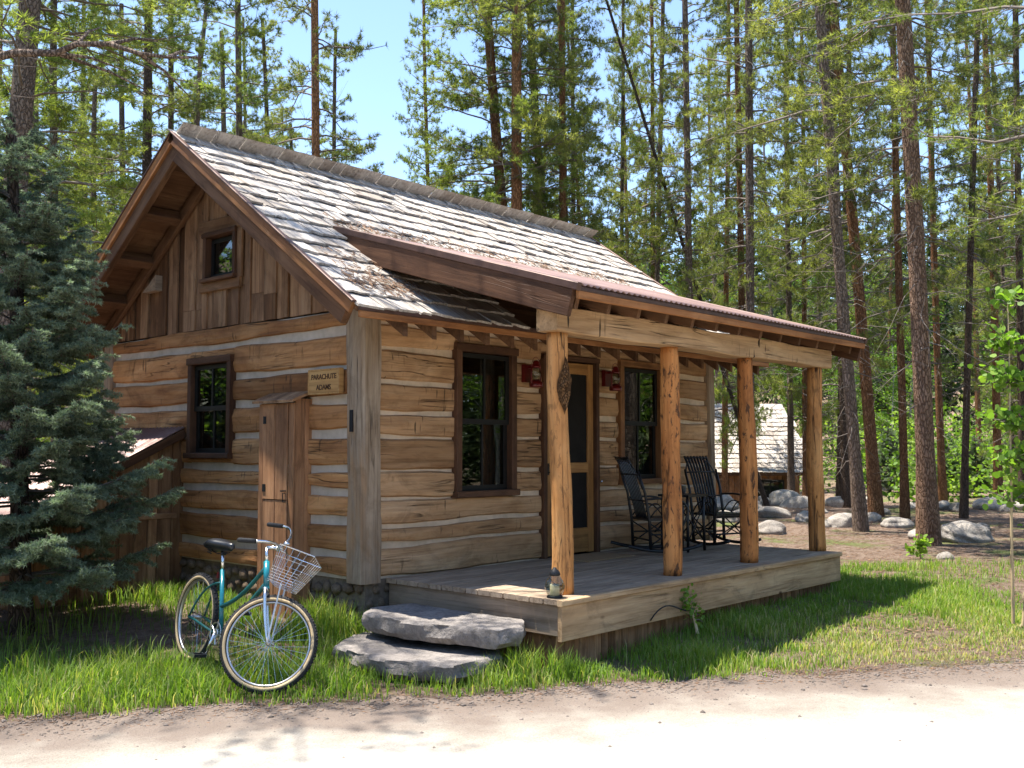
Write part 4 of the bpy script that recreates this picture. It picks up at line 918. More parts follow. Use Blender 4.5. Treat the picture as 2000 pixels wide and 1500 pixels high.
cp_ = MB(); cp_.lathe([(0, .004), (.036, .004), (.04, .006), (.05, .10), (.053, .104), (.049, .102), (.038, .012), (0, .012)], n=18); o = cp_.build('tin_cup', M['tin'], None, True); o.location = (4.0, -.66, 1.178); tag(o, 'small tin cup on the black side table', 'cup')
o = board('doormat', (2.42, -.33, .556), (3.22, -.33, .556), .012, .50, M['mat']); tag(o, 'brown coir doormat on the deck before the screen door', 'doormat')
# wall lanterns
def wall_lantern(x, z, label):
    t = empty('wall_lantern', (x, 0, z)); tag(t, label, 'lantern', 'red lanterns beside the cabin door'); RM = M['red']
    m = MB(); m.bx(-.055, .055, -.07, -.022, -.09, .09); m.bx(-.015, .015, -.13, -.07, .05, .075); m.build('bracket', RM, t)
    y = -.17
    m = MB(); m.lathe([(0, -.145), (.066, -.145), (.07, -.135), (.07, -.095), (.045, -.08), (.03, -.065), (0, -.065)], (0, y, 0), 18); m.build('tank', RM, t, True)
    m = MB(); m.lathe([(.028, -.06), (.05, -.03), (.055, 0), (.045, .035), (.032, .05)], (0, y, 0), 18); m.build('globe', M['glass'], t, True)
    m = MB(); m.lathe([(0, -.06), (.02, -.06), (.018, -.03), (0, -.03)], (0, y, 0), 10); m.build('burner', M['tan'], t, True)
    m = MB(); m.lathe([(.036, .05), (.05, .055), (.045, .07), (.03, .085), (.034, .105), (.022, .125), (0, .13)], (0, y, 0), 18); m.build('chimney_cap', RM, t, True)
    m = MB()
    for s_ in (-1, 1): m.tube(bend([(s_ * .062, y, -.13), (s_ * .078, y, -.02), (s_ * .07, y, .09), (s_ * .02, y, .10)], 8), .008, 7)
    m.tube(bend([(-.07, y, .05), (-.06, y, .2), (.06, y, .2), (.07, y, .05)], 8), .003, 5); m.build('side_tubes', RM, t, True)
wall_lantern(2.09, 2.45, 'dark red lantern on the log wall left of the screen door'); wall_lantern(3.44, 2.47, 'dark red lantern on the log wall right of the screen door')
# candle lantern on the deck corner
cl = empty('candle_lantern', (.35, -1.86, .552)); tag(cl, 'round glass candle lantern with cream candle at the porch corner', 'lantern')
m = MB(); m.lathe([(0, 0), (.06, 0), (.063, .008), (.055, .016), (0, .016)], n=20); m.build('base', M['iron'], cl, True)
m = MB(); m.lathe([(.052, .016), (.072, .05), (.078, .085), (.066, .125), (.042, .155), (.036, .17)], n=24); m.build('glass_globe', M['glass'], cl, True)
m = MB(); m.lathe([(0, .016), (.036, .016), (.037, .02), (.037, .095), (.033, .1), (0, .092)], n=20); c_ = m.build('candle', M['wax'], cl, True)
m = MB(); m.tube([(0, 0, .092), (.002, 0, .108)], .0018, 5); m.build('wick', M['iron'], c_)
m = MB(); m.lathe([(.04, .165), (.044, .172), (.04, .19), (.03, .205), (.018, .212), (.012, .225), (0, .228)], n=20); m.build('lid', M['iron'], cl, True)
m = MB(); m.tube(bend([(-.05, 0, .165), (-.09, -.03, .10), (0, -.1, .06), (.09, -.03, .10), (.05, 0, .165)], 14), .002, 5); m.build('handle', M['iron'], cl, True)
# wire loop by the rim board
m = MB(); m.tube(bend([(1.42, -2.0, .26), (1.46, -2.08, .42), (1.62, -2.1, .42), (1.75, -2.06, .3), (1.9, -2.03, .27), (2.1, -2.0, .28)], 14), .006, 6); o = m.build('cable', M['rubber'], None, True); tag(o, 'loose black cable looped below the porch rim board', 'cable')

# ------------------------------------------------------------------ vegetation builders
def unit(v): return v / np.maximum(np.linalg.norm(v, axis=-1, keepdims=True), 1e-9)
def tufts(C, D, K, ln, wd, rng, spread=.9, vb=None):
    """needle tufts: C centres (n,3), D axis (n,3); K blades each -> V,F,v"""
    n = len(C); d = unit(np.repeat(D, K, 0) + rng.normal(0, spread, (n * K, 3))); L = ln * rng.uniform(.6, 1.15, (n * K, 1))
    s = unit(np.cross(d, rng.normal(0, 1, (n * K, 3)))) * wd * .5; c = np.repeat(C, K, 0)
    V_ = np.stack([c - s + d * L * .05, c + s + d * L * .05, c + d * L], 1).reshape(-1, 3); F_ = np.arange(n * K * 3).reshape(-1, 3)
    v = np.repeat(vb if vb is not None else rng.uniform(.2, .8, n), K) + rng.normal(0, .1, n * K); return V_, F_, np.clip(v, 0, 1)
def tubes_np(paths, sides=4):
    """many thin tubes; paths: list of (pts (m,3), radii (m,))"""
    Vs = []; Fs = []; o = 0; an = np.arange(sides) * 2 * np.pi / sides
    for p, r in paths:
        p = np.asarray(p, float); t = unit(np.gradient(p, axis=0)); ref = np.array([0, 0, 1.]) if abs(t[0][2]) < .9 else np.array([1., 0, 0])
        a = unit(np.cross(t, ref)); b = np.cross(t, a); r = np.asarray(r, float)[:, None, None]
        ring = p[:, None] + (a[:, None] * np.cos(an)[None, :, None] + b[:, None] * np.sin(an)[None, :, None]) * r
        m = len(p); Vs.append(ring.reshape(-1, 3)); k = np.arange(sides); k2 = (k + 1) % sides
        for i in range(m - 1): Fs.append(np.stack([o + i * sides + k, o + i * sides + k2, o + (i + 1) * sides + k2, o + (i + 1) * sides + k], -1))
        o += m * sides
    return np.concatenate(Vs), np.concatenate(Fs)
def trunk_path(H, r, rng, wob=.12, m=16):
    t = np.linspace(0, 1, m); z = t * H; x = wob * np.sin(t * 5 + rng.uniform(0, 6)) * t; y = wob * np.sin(t * 4 + rng.uniform(0, 6)) * t
    rad = r * (1 - .52 * t) + r * .35 * np.exp(-z / .35); return np.stack([x, y, z], -1), rad
def pine(seed, H=20, r=.16, base=.3, nb=85, bl=2.3, dens=1., dead=40, matb='bark', matn='needle', tl=.17, K=11, droop=.35, tw=.02):
    rng = np.random.default_rng(seed); P_, rad = trunk_path(H, r, rng); paths = []; C = []; D = []
    def on(z): i = np.interp(z, P_[:, 2], np.arange(len(P_))); k = int(min(i, len(P_) - 2)); f = i - k; return P_[k] * (1 - f) + P_[k + 1] * f
    for j in range(nb):
        f = rng.uniform(0, 1) ** .85; z = H * (base + (1 - base) * f * .98); az = rng.uniform(0, 2 * np.pi)
        L = bl * (1.05 - .8 * f ** 1.6) * rng.uniform(.55, 1.1) * (.6 + .4 * min(1, f * 5 + .3)); o = on(z); up = rng.uniform(-.1, .35) + .5 * f
        d = np.array([np.cos(az), np.sin(az), 0]); t = np.linspace(0, 1, 6)[:, None]
        p = o + d * L * t + np.array([0, 0, 1.]) * L * (up * t - droop * t ** 2 * 1.4 + .25 * t ** 4) + np.cumsum(rng.normal(0, .035 * L, (6, 3)), 0) * t
        paths.append((p, np.linspace(.024, .006, 6) * (.6 + L * .3)))
        ns = int((3 + L * 3.4) * dens)
        for q in range(ns):
            s = rng.uniform(.28, 1.0); k = s * 5; i = int(min(k, 4)); pp = p[i] * (1 - (k - i)) + p[i + 1] * (k - i)
            sd = d * .6 + np.array([-d[1], d[0], 0]) * rng.choice([-1, 1]) * rng.uniform(.3, 1.1) + np.array([0, 0, rng.uniform(-.35, .5)]); sd /= np.linalg.norm(sd)
            sl = L * rng.uniform(.16, .36) * (1.25 - .5 * s); e = pp + sd * sl; mid = pp + sd * sl * .5 + np.array([0, 0, -.04 * sl])
            paths.append((np.stack([pp, mid, e]), np.array([.007, .005, .003])))
            for w_ in np.linspace(.35, 1, max(3, int(sl / .085))):
                C.append(pp + sd * sl * w_ + rng.normal(0, .035, 3)); D.append(sd + np.array([0, 0, .35]))
        C.append(p[-1]); D.append(d)
    for j in range(dead):
        z = H * rng.uniform(.06, base + .25); az = rng.uniform(0, 2 * np.pi); L = rng.uniform(.4, 1.7); o = on(z); d = np.array([np.cos(az), np.sin(az), rng.uniform(-.35, .15)]); t = np.linspace(0, 1, 5)[:, None]
        p = o + d * L * t + np.array([0, 0, -.3]) * L * t ** 2 + np.cumsum(rng.normal(0, .04, (5, 3)), 0); paths.append((p, np.linspace(.012, .003, 5)))
        for q in range(3):
            i = rng.integers(1, 5); paths.append((np.stack([p[i], p[i] + rng.normal(0, .22, 3) * L + d * .2]), np.array([.005, .002])))
    Vt, Ft = tubes_np([(P_, rad)], 12); Vb, Fb = tubes_np(paths, 3)
    mt = mknp('trunk', Vt, Ft, M[matb], smooth_=True); 
    Ft4 = Fb; ml = mknp('branches', Vb, Ft4, M['twig'], smooth_=True)
    C = np.array(C); D = np.array(D); cl = .5 + .3 * np.sin(C[:, 0] * 1.7 + seed) * np.sin(C[:, 1] * 1.9) + rng.normal(0, .12, len(C))
    V_, F_, v = tufts(C, unit(D), K, tl, tw, rng, 1.0, cl); mc = mknp('crown', V_, F_, M[matn], v); return mt, ml, mc
def put_tree(name, meshes, loc, axis=None, rot=0, sc=1., sz=None, label=None, cat='tree', group=None, names=('trunk', 'branches', 'crown')):
    o = empty(name, loc); o.rotation_mode = 'QUATERNION'; q = Quaternion((0, 0, 1), rot)
    if axis is not None: q = Vector((0, 0, 1)).rotation_difference(Vector(axis).normalized()) @ q
    o.rotation_quaternion = q; o.scale = (sc, sc, sz or sc)
    for n_, me in zip(names, meshes):
        c = obj(n_, me, o)
        if n_ == 'branches': c['kind'] = 'stuff'
    tag(o, label, cat, group); return o
PK = dict(tl=.15, K=18, tw=.0145)
PINES = [pine(11, 20, .16, .16, 108, 2.5, 1.1, **PK), pine(12, 21, .15, .22, 95, 2.3, 1.1, 60, **PK), pine(13, 19, .17, .12, 115, 2.7, 1.1, 35, matn='needle_y', **PK), pine(14, 22, .16, .27, 88, 2.4, 1.1, 75, **PK), pine(15, 18, .15, .1, 115, 2.4, 1.1, 30, matn='needle_y', **PK)]
def rebark(ms, b):
    t = ms[0].copy(); t.materials.clear(); t.materials.append(M[b]); return (t, ms[1], ms[2])
PO = [rebark(p_, 'bark_o') for p_ in PINES]; PD = [rebark(p_, 'bark_d') for p_ in PINES]
def tree_at(xt, xb, depth, dia, var, label, name='pine_tree', yb=None, group=None, rot=None, sz=None):
    """trunk seen at photo column xt at the top edge and xb at its foot, at this distance"""
    yg = 877 + 1.52 * FPX / depth; b = at(xb, yg, depth); b.z = g(b.x, b.y) - .05; t = at(xt, 0, depth)
    return put_tree(name, var, b, t - b, rot if rot is not None else random.uniform(0, 6.28), dia / .32, sz or random.uniform(.92, 1.08), label, 'pine tree', group)
# trunks that can be told apart, left to right
tree_at(48, -10, 17.5, .44, PINES[2], 'thick leaning pine trunk at the left edge behind the blue spruce')
tree_at(285, 285, 24, .28, PD[0], 'dark straight pine left of the gable peak')
tree_at(330, 338, 30, .24, PD[1], 'thin dark pine just behind the gable peak')
tree_at(470, 467, 27, .25, PINES[4], 'grey pine with bushy boughs rising over the left roof')
tree_at(610, 624, 24, .26, PO[1], 'orange barked pine standing alone left of the sky gap')
tree_at(958, 1020, 25, .32, PO[2], 'leaning orange pine, left one of the crossing pair behind the ridge')
tree_at(1014, 1010, 24.5, .32, PO[0], 'upright orange pine, right one of the crossing pair behind the ridge')
tree_at(1040, 1090, 27, .27, PD[2], 'leaning dark pine just right of the crossing orange pair')
tree_at(1097, 1101, 26, .22, PO[3], 'straight brown pine above the middle of the ridge')
tree_at(1118, 1124, 32, .17, PD[3], 'thin dark pine beside the straight brown ridge pine')
tree_at(1100, 1170, 33, .17, PO[4], 'thin leaning pine above the right end of the ridge')
tree_at(1214, 1216, 34, .18, PD[0], 'small thin pine right of the ridge end')
tree_at(1271, 1278, 30, .17, PO[3], 'left of two close thin pines right of the ridge')
tree_at(1291, 1276, 29, .19, PINES[1], 'right of two close thin pines right of the ridge')
tree_at(1338, 1352, 26, .22, PINES[3], 'grey straight pine above the right roof slope')
tree_at(1443, 1452, 28, .22, PO[1], 'orange pine close behind a grey one above the porch roof')
tree_at(1468, 1462, 22, .22, PINES[3], 'grey pine trunk rising right over the porch roof')
tree_at(1616, 1655, 26, .24, PD[0], 'dark pine behind the far porch corner')
tree_at(1632, 1712, 23, .28, PO[3], 'orange leaning pine beyond the far porch corner')
tree_at(1655, 1640, 30, .22, PD[1], 'grey brown pine seen between the last two porch posts')
tree_at(1600, 1682, 19.3, .25, PINES[1], 'pine with foot among boulders just right of the porch')
tree_at(1768, 1814, 15.8, .29, rebark(PINES[3], 'bark_n'), 'nearest large pine trunk beside the big boulder right of the porch')
tree_at(1806, 1842, 28, .22, PO[1], 'slender brown pine right behind the nearest large trunk')
tree_at(1745, 1768, 21, .17, PO[0], 'thin reddish pine tight behind the nearest large trunk')
tree_at(1908, 1882, 22.5, .16, PD[3], 'thin dark pine beyond the big boulder')
tree_at(1925, 1950, 29, .24, PO[0], 'brown pine at the right behind the aspen sapling')
tree_at(1985, 1998, 25, .2, PD[1], 'dark pine at the right edge of the picture')
tree_at(1180, 1500, 27, .13, PD[4], 'thin dead looking pine leaning far right above the porch roof')
tree_at(1420, 1415, 33, .2, PO[2], 'pine between the cabin wall end and the third porch post')
tree_at(1536, 1545, 31, .2, PINES[2], 'bright pine before the roof of the far cabin')
for i, (xa, dp, di, lab) in enumerate([(110, 21, .2, 'bushy bright pine between the left edge and the gable'), (190, 26, .24, 'bright pine filling the gap left of the dark straight pine'), (240, 31, .26, 'bright bushy pine behind the roof edge at left'), (395, 24, .18, 'leafy low pine just right of the gable peak'), (430, 33, .26, 'bright far pine over the left roof'), (565, 30, .2, 'bright pine close left of the lone orange pine'), (655, 33, .2, 'thin bright pine close right of the lone orange pine'), (520, 34, .24, 'loose bright pine between grey pine and lone orange pine'), (65, 30, .28, 'tall bright pine beside the thick leaning trunk'), (150, 36, .3, 'tall far bright pine over the spruce top')]):
    tree_at(xa, xa + random.uniform(-12, 12), dp, di, (PINES[2], PINES[4])[i % 2], lab, sz=.62 if i % 2 else .8)
# the rest of the wood, set out at random behind
taken = []
def clear(p, dmin):
    if any((p - q).length < dmin for q in taken): return False
    taken.append(p); return True
GB = 'pines of the wood behind the cabin'
def where(px):
    for lim, w_ in ((60, 'at the left edge'), (200, 'over the blue spruce'), (330, 'left of the gable peak'), (480, 'over the left end of the roof'), (700, 'left of the sky gap'), (960, 'just right of the sky gap'), (1080, 'behind the middle of the ridge'), (1160, 'behind the right end of the ridge'), (1300, 'over the right roof slope'), (1420, 'over the middle of the porch roof'), (1540, 'between the third and fourth porch posts'), (1700, 'beyond the far porch corner'), (1820, 'behind the nearest large trunk'), (1920, 'behind the largest boulder'), (2010, 'behind the aspen sapling')):
        if px < lim: return w_
    return 'beyond the right edge'
def howfar(dp): return 'nearer' if dp < 38 else ('farther' if dp < 50 else 'farthest')
cnt = 0
for _ in range(400):
    px = random.uniform(-150, 2150); dp = random.uniform(30, 62)
    if 640 < px < 850 or cnt >= 40: continue
    b = at(px, 900, dp); b.z = 0
    if not clear(b, 2.6): continue
    b.z = g(b.x, b.y) - .05; cnt += 1
    ki = random.randrange(15); put_tree('pine_tree', (PINES + PO + PD)[ki], b, (random.uniform(-.05, .05), random.uniform(-.05, .05), 1), random.uniform(0, 6.28), random.uniform(.5, .85), random.uniform(.75, 1.05), '%s slender %s pine deep in the wood, %s' % (howfar(dp), ('grey barked', 'orange barked', 'dark barked')[ki // 5], where(px)), 'pine tree', GB)
# aspens; the last loop adds out-of-frame trees for the window panes to reflect
def aspen(seed, H=9, r=.07, n=5200, rx=1.6, leaf=.1, z0=.22, top=1.0):
    rng = np.random.default_rng(seed); P_, rad = trunk_path(H, r, rng, .2); paths = []; C = []
    for j in range(46):
        f = rng.uniform(z0, .97); az = rng.uniform(0, 6.28); L = rx * (1.1 - .75 * abs(f - .45) * 1.4) * rng.uniform(.5, 1.1); o = np.array([np.interp(f * H, P_[:, 2], P_[:, k]) for k in range(3)])
        d = np.array([np.cos(az), np.sin(az), rng.uniform(.2, .9)]); t = np.linspace(0, 1, 4)[:, None]; p = o + d * L * t + np.cumsum(rng.normal(0, .06, (4, 3)), 0) * t; paths.append((p, np.linspace(.014, .004, 4)))
        k = int(n / 46); s = rng.uniform(.15, 1.05, (k, 1)); C.append(o + d * L * s + rng.normal(0, .2, (k, 3)) * (.5 + .5 * s))
    C = np.concatenate(C); nn = len(C); nrm = unit(rng.normal(0, 1, (nn, 3)) + np.array([0, 0, .6])); a = unit(np.cross(nrm, rng.normal(0, 1, (nn, 3)))); b = np.cross(nrm, a); w_ = leaf * rng.uniform(.6, 1.1, (nn, 1)) * .5
    V_ = np.stack([C - a * w_, C - b * w_ * .8 + a * w_ * .1, C + a * w_, C + b * w_ * .8 + a * w_ * .1], 1).reshape(-1, 3); F_ = np.arange(nn * 4).reshape(-1, 4)
    v = np.clip(.5 + .25 * np.sin(C[:, 0] * 2.2) * np.sin(C[:, 2] * 1.7 + seed) + rng.normal(0, .15, nn), 0, 1)
    Vt, Ft = tubes_np([(P_, rad)], 8); Vb, Fb = tubes_np(paths, 3)
    return mknp('trunk', Vt, Ft, M['bark_a'], smooth_=True), mknp('branches', Vb, Fb, M['bark_a']), mknp('crown', V_, F_, M['leaf'], v)
ASP = [aspen(31), aspen(32, 8, .06, 4800, 1.9, .11), aspen(33, 10, .08, 5600, 1.5, .1)]
GA = 'leafy aspens between the far pines'
cnt = 0
for _ in range(600):
    px = random.choice([random.uniform(1380, 2150), random.uniform(1380, 2150), random.uniform(-200, 330), random.uniform(-100, 420), random.uniform(860, 1380)]); dp = random.uniform(31, 58)
    if cnt >= 52: break
    b = at(px, 900, dp); b.z = 0
    if not clear(b, 2.2) or (22 < b.x < 36 and 5 < b.y < 16): continue
    b.z = g(b.x, b.y) - .05; cnt += 1; s_ = random.uniform(.7, 1.15)
    put_tree('aspen_tree', random.choice(ASP), b, (random.uniform(-.08, .08), random.uniform(-.08, .08), 1), random.uniform(0, 6.28), s_, s_ * random.uniform(.85, 1.2), '%s %s bright green aspen between the pines, %s' % (howfar(dp), 'low' if s_ < .85 else ('tall' if s_ > 1.0 else 'middling'), where(px)), 'aspen tree', GA)
for i, (x, y) in enumerate([(-7.5, -13.5), (-4.2, -14.5), (-1, -15), (2.2, -16.5), (-12, -12), (-14, -5), (-15.5, 0.5), (6, -16.5), (-13.5, 5), (-9, 10), (-11, 12), (-14, 15), (-8.5, 14), (-13, 10), (-17, 13), (11, -8), (14, -9.3), (16, -11.3), (18.5, -12), (13.5, -7), (22, -14), (17, -9.5), (12.5, -10)]):  # added trees outside the view, there only so the panes have reflections
    if i % 3 == 2: put_tree('pine_tree', PINES[2], (x, y, -.05), None, i, .95, 1, 'pine added out of frame for the window panes to reflect', 'pine tree', 'trees added out of frame for pane reflections')
    else: put_tree('aspen_tree', ASP[i % 3], (x, y, -.05), None, i, 1.1, 1.1, 'aspen added out of frame for the window panes to reflect', 'aspen tree', 'trees added out of frame for pane reflections')

# ---- tall pine out of the frame at the left: its limb crosses the picture and its crown shades the roof
pt = at(-175, 1190, 9.2); OP = pine(41, 15, .2, .5, 38, 4.2, .8, 15, tl=.10, K=24, tw=.0065, matn='needle_y')
o = put_tree('pine_tree', OP, (pt.x, pt.y, g(pt.x, pt.y) - .05), None, 0, 1, 1, 'pine at far left whose bare crooked limb crosses the upper left corner', 'pine tree')
lp = [at(-175, 150, 9.2), at(-60, 125, 9.1), at(30, 103, 9.0), at(110, 104, 8.9), at(150, 86, 8.9), at(215, 86, 8.8), at(270, 104, 8.7), at(330, 112, 8.7), at(395, 112, 8.6)]
pth = [(np.array([v - o.location for v in lp]), np.linspace(.045, .010, 9))]
for (i, dv) in ((3, (.5, -.3, -.1)), (3, (.9, -.2, -.22)), (4, (.3, .2, .3)), (5, (.5, .1, .2)), (6, (.45, -.1, -.3)), (7, (.3, .1, .15))):
    q = lp[i] - o.location; pth.append((np.array([q, q + Vector(dv) * .5 + Vector((0, 0, .04)), q + Vector(dv)]), np.array([.02, .012, .004])))
Vb, Fb = tubes_np(pth, 8); obj('limb', mknp('limb', Vb, Fb, M['bark'], smooth_=True), o)
# ---- pine out of the frame at the right with hanging bright boughs
pt = at(2190, 1120, 13); RP = pine(43, 15, .17, .26, 75, 2.9, 1.2, 6, tl=.10, K=24, tw=.0075, matn='needle_y')
put_tree('pine_tree', RP, (pt.x, pt.y, g(pt.x, pt.y) - .05), None, 2.2, 1, 1, 'pine at far right whose bright yellow green boughs hang in the upper right corner', 'pine tree')

# ---- blue spruce
def spruce(seed, H, rad, nwh=20, nbr=9, nl=.04, dens=1.):
    rng = np.random.default_rng(seed); P_, tr = trunk_path(H, .085, rng, .05); paths = []; C = []; D = []; B = []
    for w_ in range(nwh):
        f = .13 + .85 * w_ / nwh; z = f * H
        for b_ in range(nbr if f < .8 else 6):
            az = 2 * np.pi * b_ / nbr + rng.uniform(-.4, .4) + w_ * 1.1; L = rad * (1 - f) ** .75 * rng.uniform(.72, 1.12) + .08; o = np.array([np.interp(z, P_[:, 2], P_[:, k]) for k in range(3)]) + [0, 0, rng.uniform(-.08, .08)]
            d = np.array([np.cos(az), np.sin(az), 0]); sd = np.array([-d[1], d[0], 0]); up = -.22 + .75 * f; t = np.linspace(0, 1, 7)
            p = o + d * (L * t)[:, None] + np.array([0, 0, 1.]) * (L * (up * t + (.25 - .1 * f) * t ** 3))[:, None] + np.cumsum(rng.normal(0, .012, (7, 3)), 0)
            paths.append((p, np.linspace(.014, .004, 7) * (.5 + L * .5)))
            def at_(s): k = s * 6; i = int(min(k, 5)); return p[i] * (1 - (k - i)) + p[i + 1] * (k - i)
            nt_ = int((7 + L * 15) * dens)
            for q in range(nt_):
                s = .22 + .78 * (q + rng.uniform(0, 1)) / nt_; sl = min(.42, .34 * L * (1.12 - s) + .10) * rng.uniform(.75, 1.2); s_ = 1 if q % 2 else -1
                e = d * rng.uniform(.55, .85) + sd * s_ * rng.uniform(.55, .9) + np.array([0, 0, rng.uniform(-.3, .12)]); e /= np.linalg.norm(e); pp = at_(s); B.append((pp, e, sl))
            B.append((at_(.6), unit(p[-1] - at_(.6)), L * .42))
    top = P_[-1]; B.append((top - [0, 0, .35], np.array([0, 0, 1.]), .45))
    for (pp, e, sl) in B:
        n = max(3, int(sl / .018)); s = (np.arange(n) + .5) / n * sl
        C.append(pp + e * s[:, None] + np.array([0, 0, -.12]) * (s ** 2 / max(sl, .1))[:, None]); D.append(np.tile(e, (n, 1)))
        paths.append((np.stack([pp, pp + e * sl + np.array([0, 0, -.12 * sl])]), np.array([.004, .002])))
        if sl > .16:
            for sg_ in (-1, 1):
                for f_ in (.35, .6, .8):
                    e2 = unit(e * .75 + np.cross(e, [0, 0, 1.]) * sg_ * .75 + rng.normal(0, .12, 3)); l2 = sl * .42 * (1.15 - f_); n2_ = max(3, int(l2 / .02)); s2 = (np.arange(n2_) + .5) / n2_ * l2; C.append(pp + e * sl * f_ + e2 * s2[:, None] + np.array([0, 0, -.1 * sl * f_])); D.append(np.tile(e2, (n2_, 1)))
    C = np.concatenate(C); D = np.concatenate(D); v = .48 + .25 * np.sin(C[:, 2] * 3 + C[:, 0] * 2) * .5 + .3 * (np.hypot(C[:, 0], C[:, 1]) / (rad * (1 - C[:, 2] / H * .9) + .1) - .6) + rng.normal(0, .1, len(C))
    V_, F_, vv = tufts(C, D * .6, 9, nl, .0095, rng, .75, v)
    Vt, Ft = tubes_np([(P_, tr)], 10); Vb, Fb = tubes_np(paths, 3)
    return mknp('trunk', Vt, Ft, M['bark_d'], smooth_=True), mknp('branches', Vb, Fb, M['twig']), mknp('crown', V_, F_, M['spruce'], vv)
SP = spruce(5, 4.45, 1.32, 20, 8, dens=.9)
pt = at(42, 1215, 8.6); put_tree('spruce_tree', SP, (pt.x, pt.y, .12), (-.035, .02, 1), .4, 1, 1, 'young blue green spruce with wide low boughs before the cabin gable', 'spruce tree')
print('spruce tris', len(SP[2].polygons))
# ---- small conifers and far things
for i, (px, py, s_) in enumerate([(1738, 955, .55), (1850, 962, .5), (1905, 965, .45)]):
    p_ = gp(px, py, .1); put_tree('young_spruce', SP, (p_.x, p_.y, g(p_.x, p_.y) - .05), None, i * 2, s_ * 1.25, s_ * 1.1, ['low dark young spruce behind the nearest large pine', 'low young spruce between two far trunks right of the large pine', 'low young spruce left of the round far boulder'][i], 'spruce tree')

# ------------------------------------------------------------------ far cabin
fc0 = at(1578, 922, 35.) ; fd_ = Vector((FW.x, FW.y, 0)).normalized(); fc = empty('far_cabin', (fc0.x, fc0.y, -1.1)); fc.rotation_euler = (0, 0, YAW + R(3))
tag(fc, 'small brown cabin with pale shingle roof beyond the boulders', 'cabin')
FL, FD, EZ, RZ = 7.5, 5.0, 1.95, 4.35
m = MB(); m.bx(-FL + .1, -.25, .35, FD, -.3, EZ + .1); m.build('wall', M['interior'], fc)
x = -FL + .1
while x < -.3: wd = random.uniform(.16, .26); board('wall_board', (x + wd / 2, .33, -.3), (x + wd / 2, .33, EZ + .05), wd - .01, .03, M['gable_board' if random.random() < .4 else 'cabinet'], fc, up=(1, 0, 0)); x += wd
board('fascia', (-FL, -.02, EZ - .03), (0, -.02, EZ - .03), .12, .03, M['trim'], fc)
m = MB(); m.bx(-1.75, -.75, .27, .31, .75, 1.7); wn = m.build('window', M['sash'], fc); m = MB(); m.bx(-1.68, -1.27, .262, .268, .82, 1.63); m.bx(-1.23, -.82, .262, .268, .82, 1.63); m.build('pane', M['glass'], wn)
m = MB(); m.prism([(-.03, EZ), (2.6, RZ), (5.3, EZ), (5.3, EZ - .06), (2.6, RZ - .08), (-.03, EZ - .06)], -FL, 0, 0); fr_ = m.build('roof', M['rafter'], fc)
mts = []; fa = math.atan2(RZ - EZ, 2.63); up = Vector((0, math.cos(fa), math.sin(fa))); nn = Vector((0, -math.sin(fa), math.cos(fa)))
for i in range(15):
    x = -FL
    while x < 0:
        wd = random.uniform(.14, .3); mt = Matrix((Vector((1, 0, 0)) * (wd - .01), up - nn * .05, nn * 1.3)).transposed().to_4x4(); mt.translation = Vector((x + wd / 2, -.05, EZ)) + up * (i * .24) + nn * (.02 + random.uniform(0, .015)); mts.append(mt); x += wd
o = joined('far_roof_shingles', mts, shm, M['shingle_j'], fr_); o['kind'] = 'stuff'

# ------------------------------------------------------------------ boulders
RK = [rock_mesh('boulder', M['boulder'], 80 + i, 4, .13, (1, .85, .62)) for i in range(6)]
BL = [(1408, 1000, 46, 'tall rounded boulder behind the right rocking chair'), (1415, 1020, 34, 'low boulder at the foot of the tall rounded one behind the rocker'), (1533, 985, 42, 'pale round boulder in front of the far cabin'), (1492, 985, 26, None), (1560, 996, 34, 'lichen grey boulder beside the last porch post'), (1512, 1010, 38, 'flat boulder between the third and fourth porch posts'), (1505, 1040, 36, 'dark low boulder seen just left of the last porch post'), (1572, 1020, 30, None), (1640, 995, 32, 'grey boulder just right of the last porch post'), (1648, 1030, 46, 'wide flat boulder beside the pine right of the porch'), (1700, 1020, 24, None), (1752, 1032, 36, 'round boulder left of the nearest large pine'), (1722, 1008, 20, None), (1885, 1068, 66, 'largest pale boulder right of the nearest large pine'), (1793, 1062, 26, 'small boulder touching the nearest large pine on its left'), (1846, 1095, 24, 'small boulder at the foot of the largest boulder'), (1932, 1000, 44, 'pale dome boulder far right behind the sapling'), (1840, 1002, 26, None), (1870, 1005, 22, None), (1916, 1040, 24, 'dark boulder peeking out right of the largest one'), (1990, 1000, 26, None), (1965, 1005, 18, None), (1780, 1000, 18, None), (1600, 1005, 22, None), (1470, 1000, 24, None), (1450, 1008, 28, None), (1690, 985, 16, None), (1610, 1030, 20, None)]
for i, (px, py, hw, lab) in enumerate(BL):
    p_ = gp(px, py, .12); dist = (p_ - CAM).dot(FW); s_ = hw * .88 * dist / FPX; o = obj('boulder', RK[i % 6]); o.location = (p_.x, p_.y, g(p_.x, p_.y) + s_ * .12); o.scale = (s_, s_ * random.uniform(.8, 1.1), s_ * random.uniform(.85, 1.1)); o.rotation_euler = (random.uniform(-.2, .2), random.uniform(-.2, .2), random.uniform(0, 6.28))
    tag(o, lab or '%s grey boulder on the forest floor, %s' % ('tiny' if hw < 21 else 'small', where(px)), 'boulder', None if lab else 'small boulders under the pines')

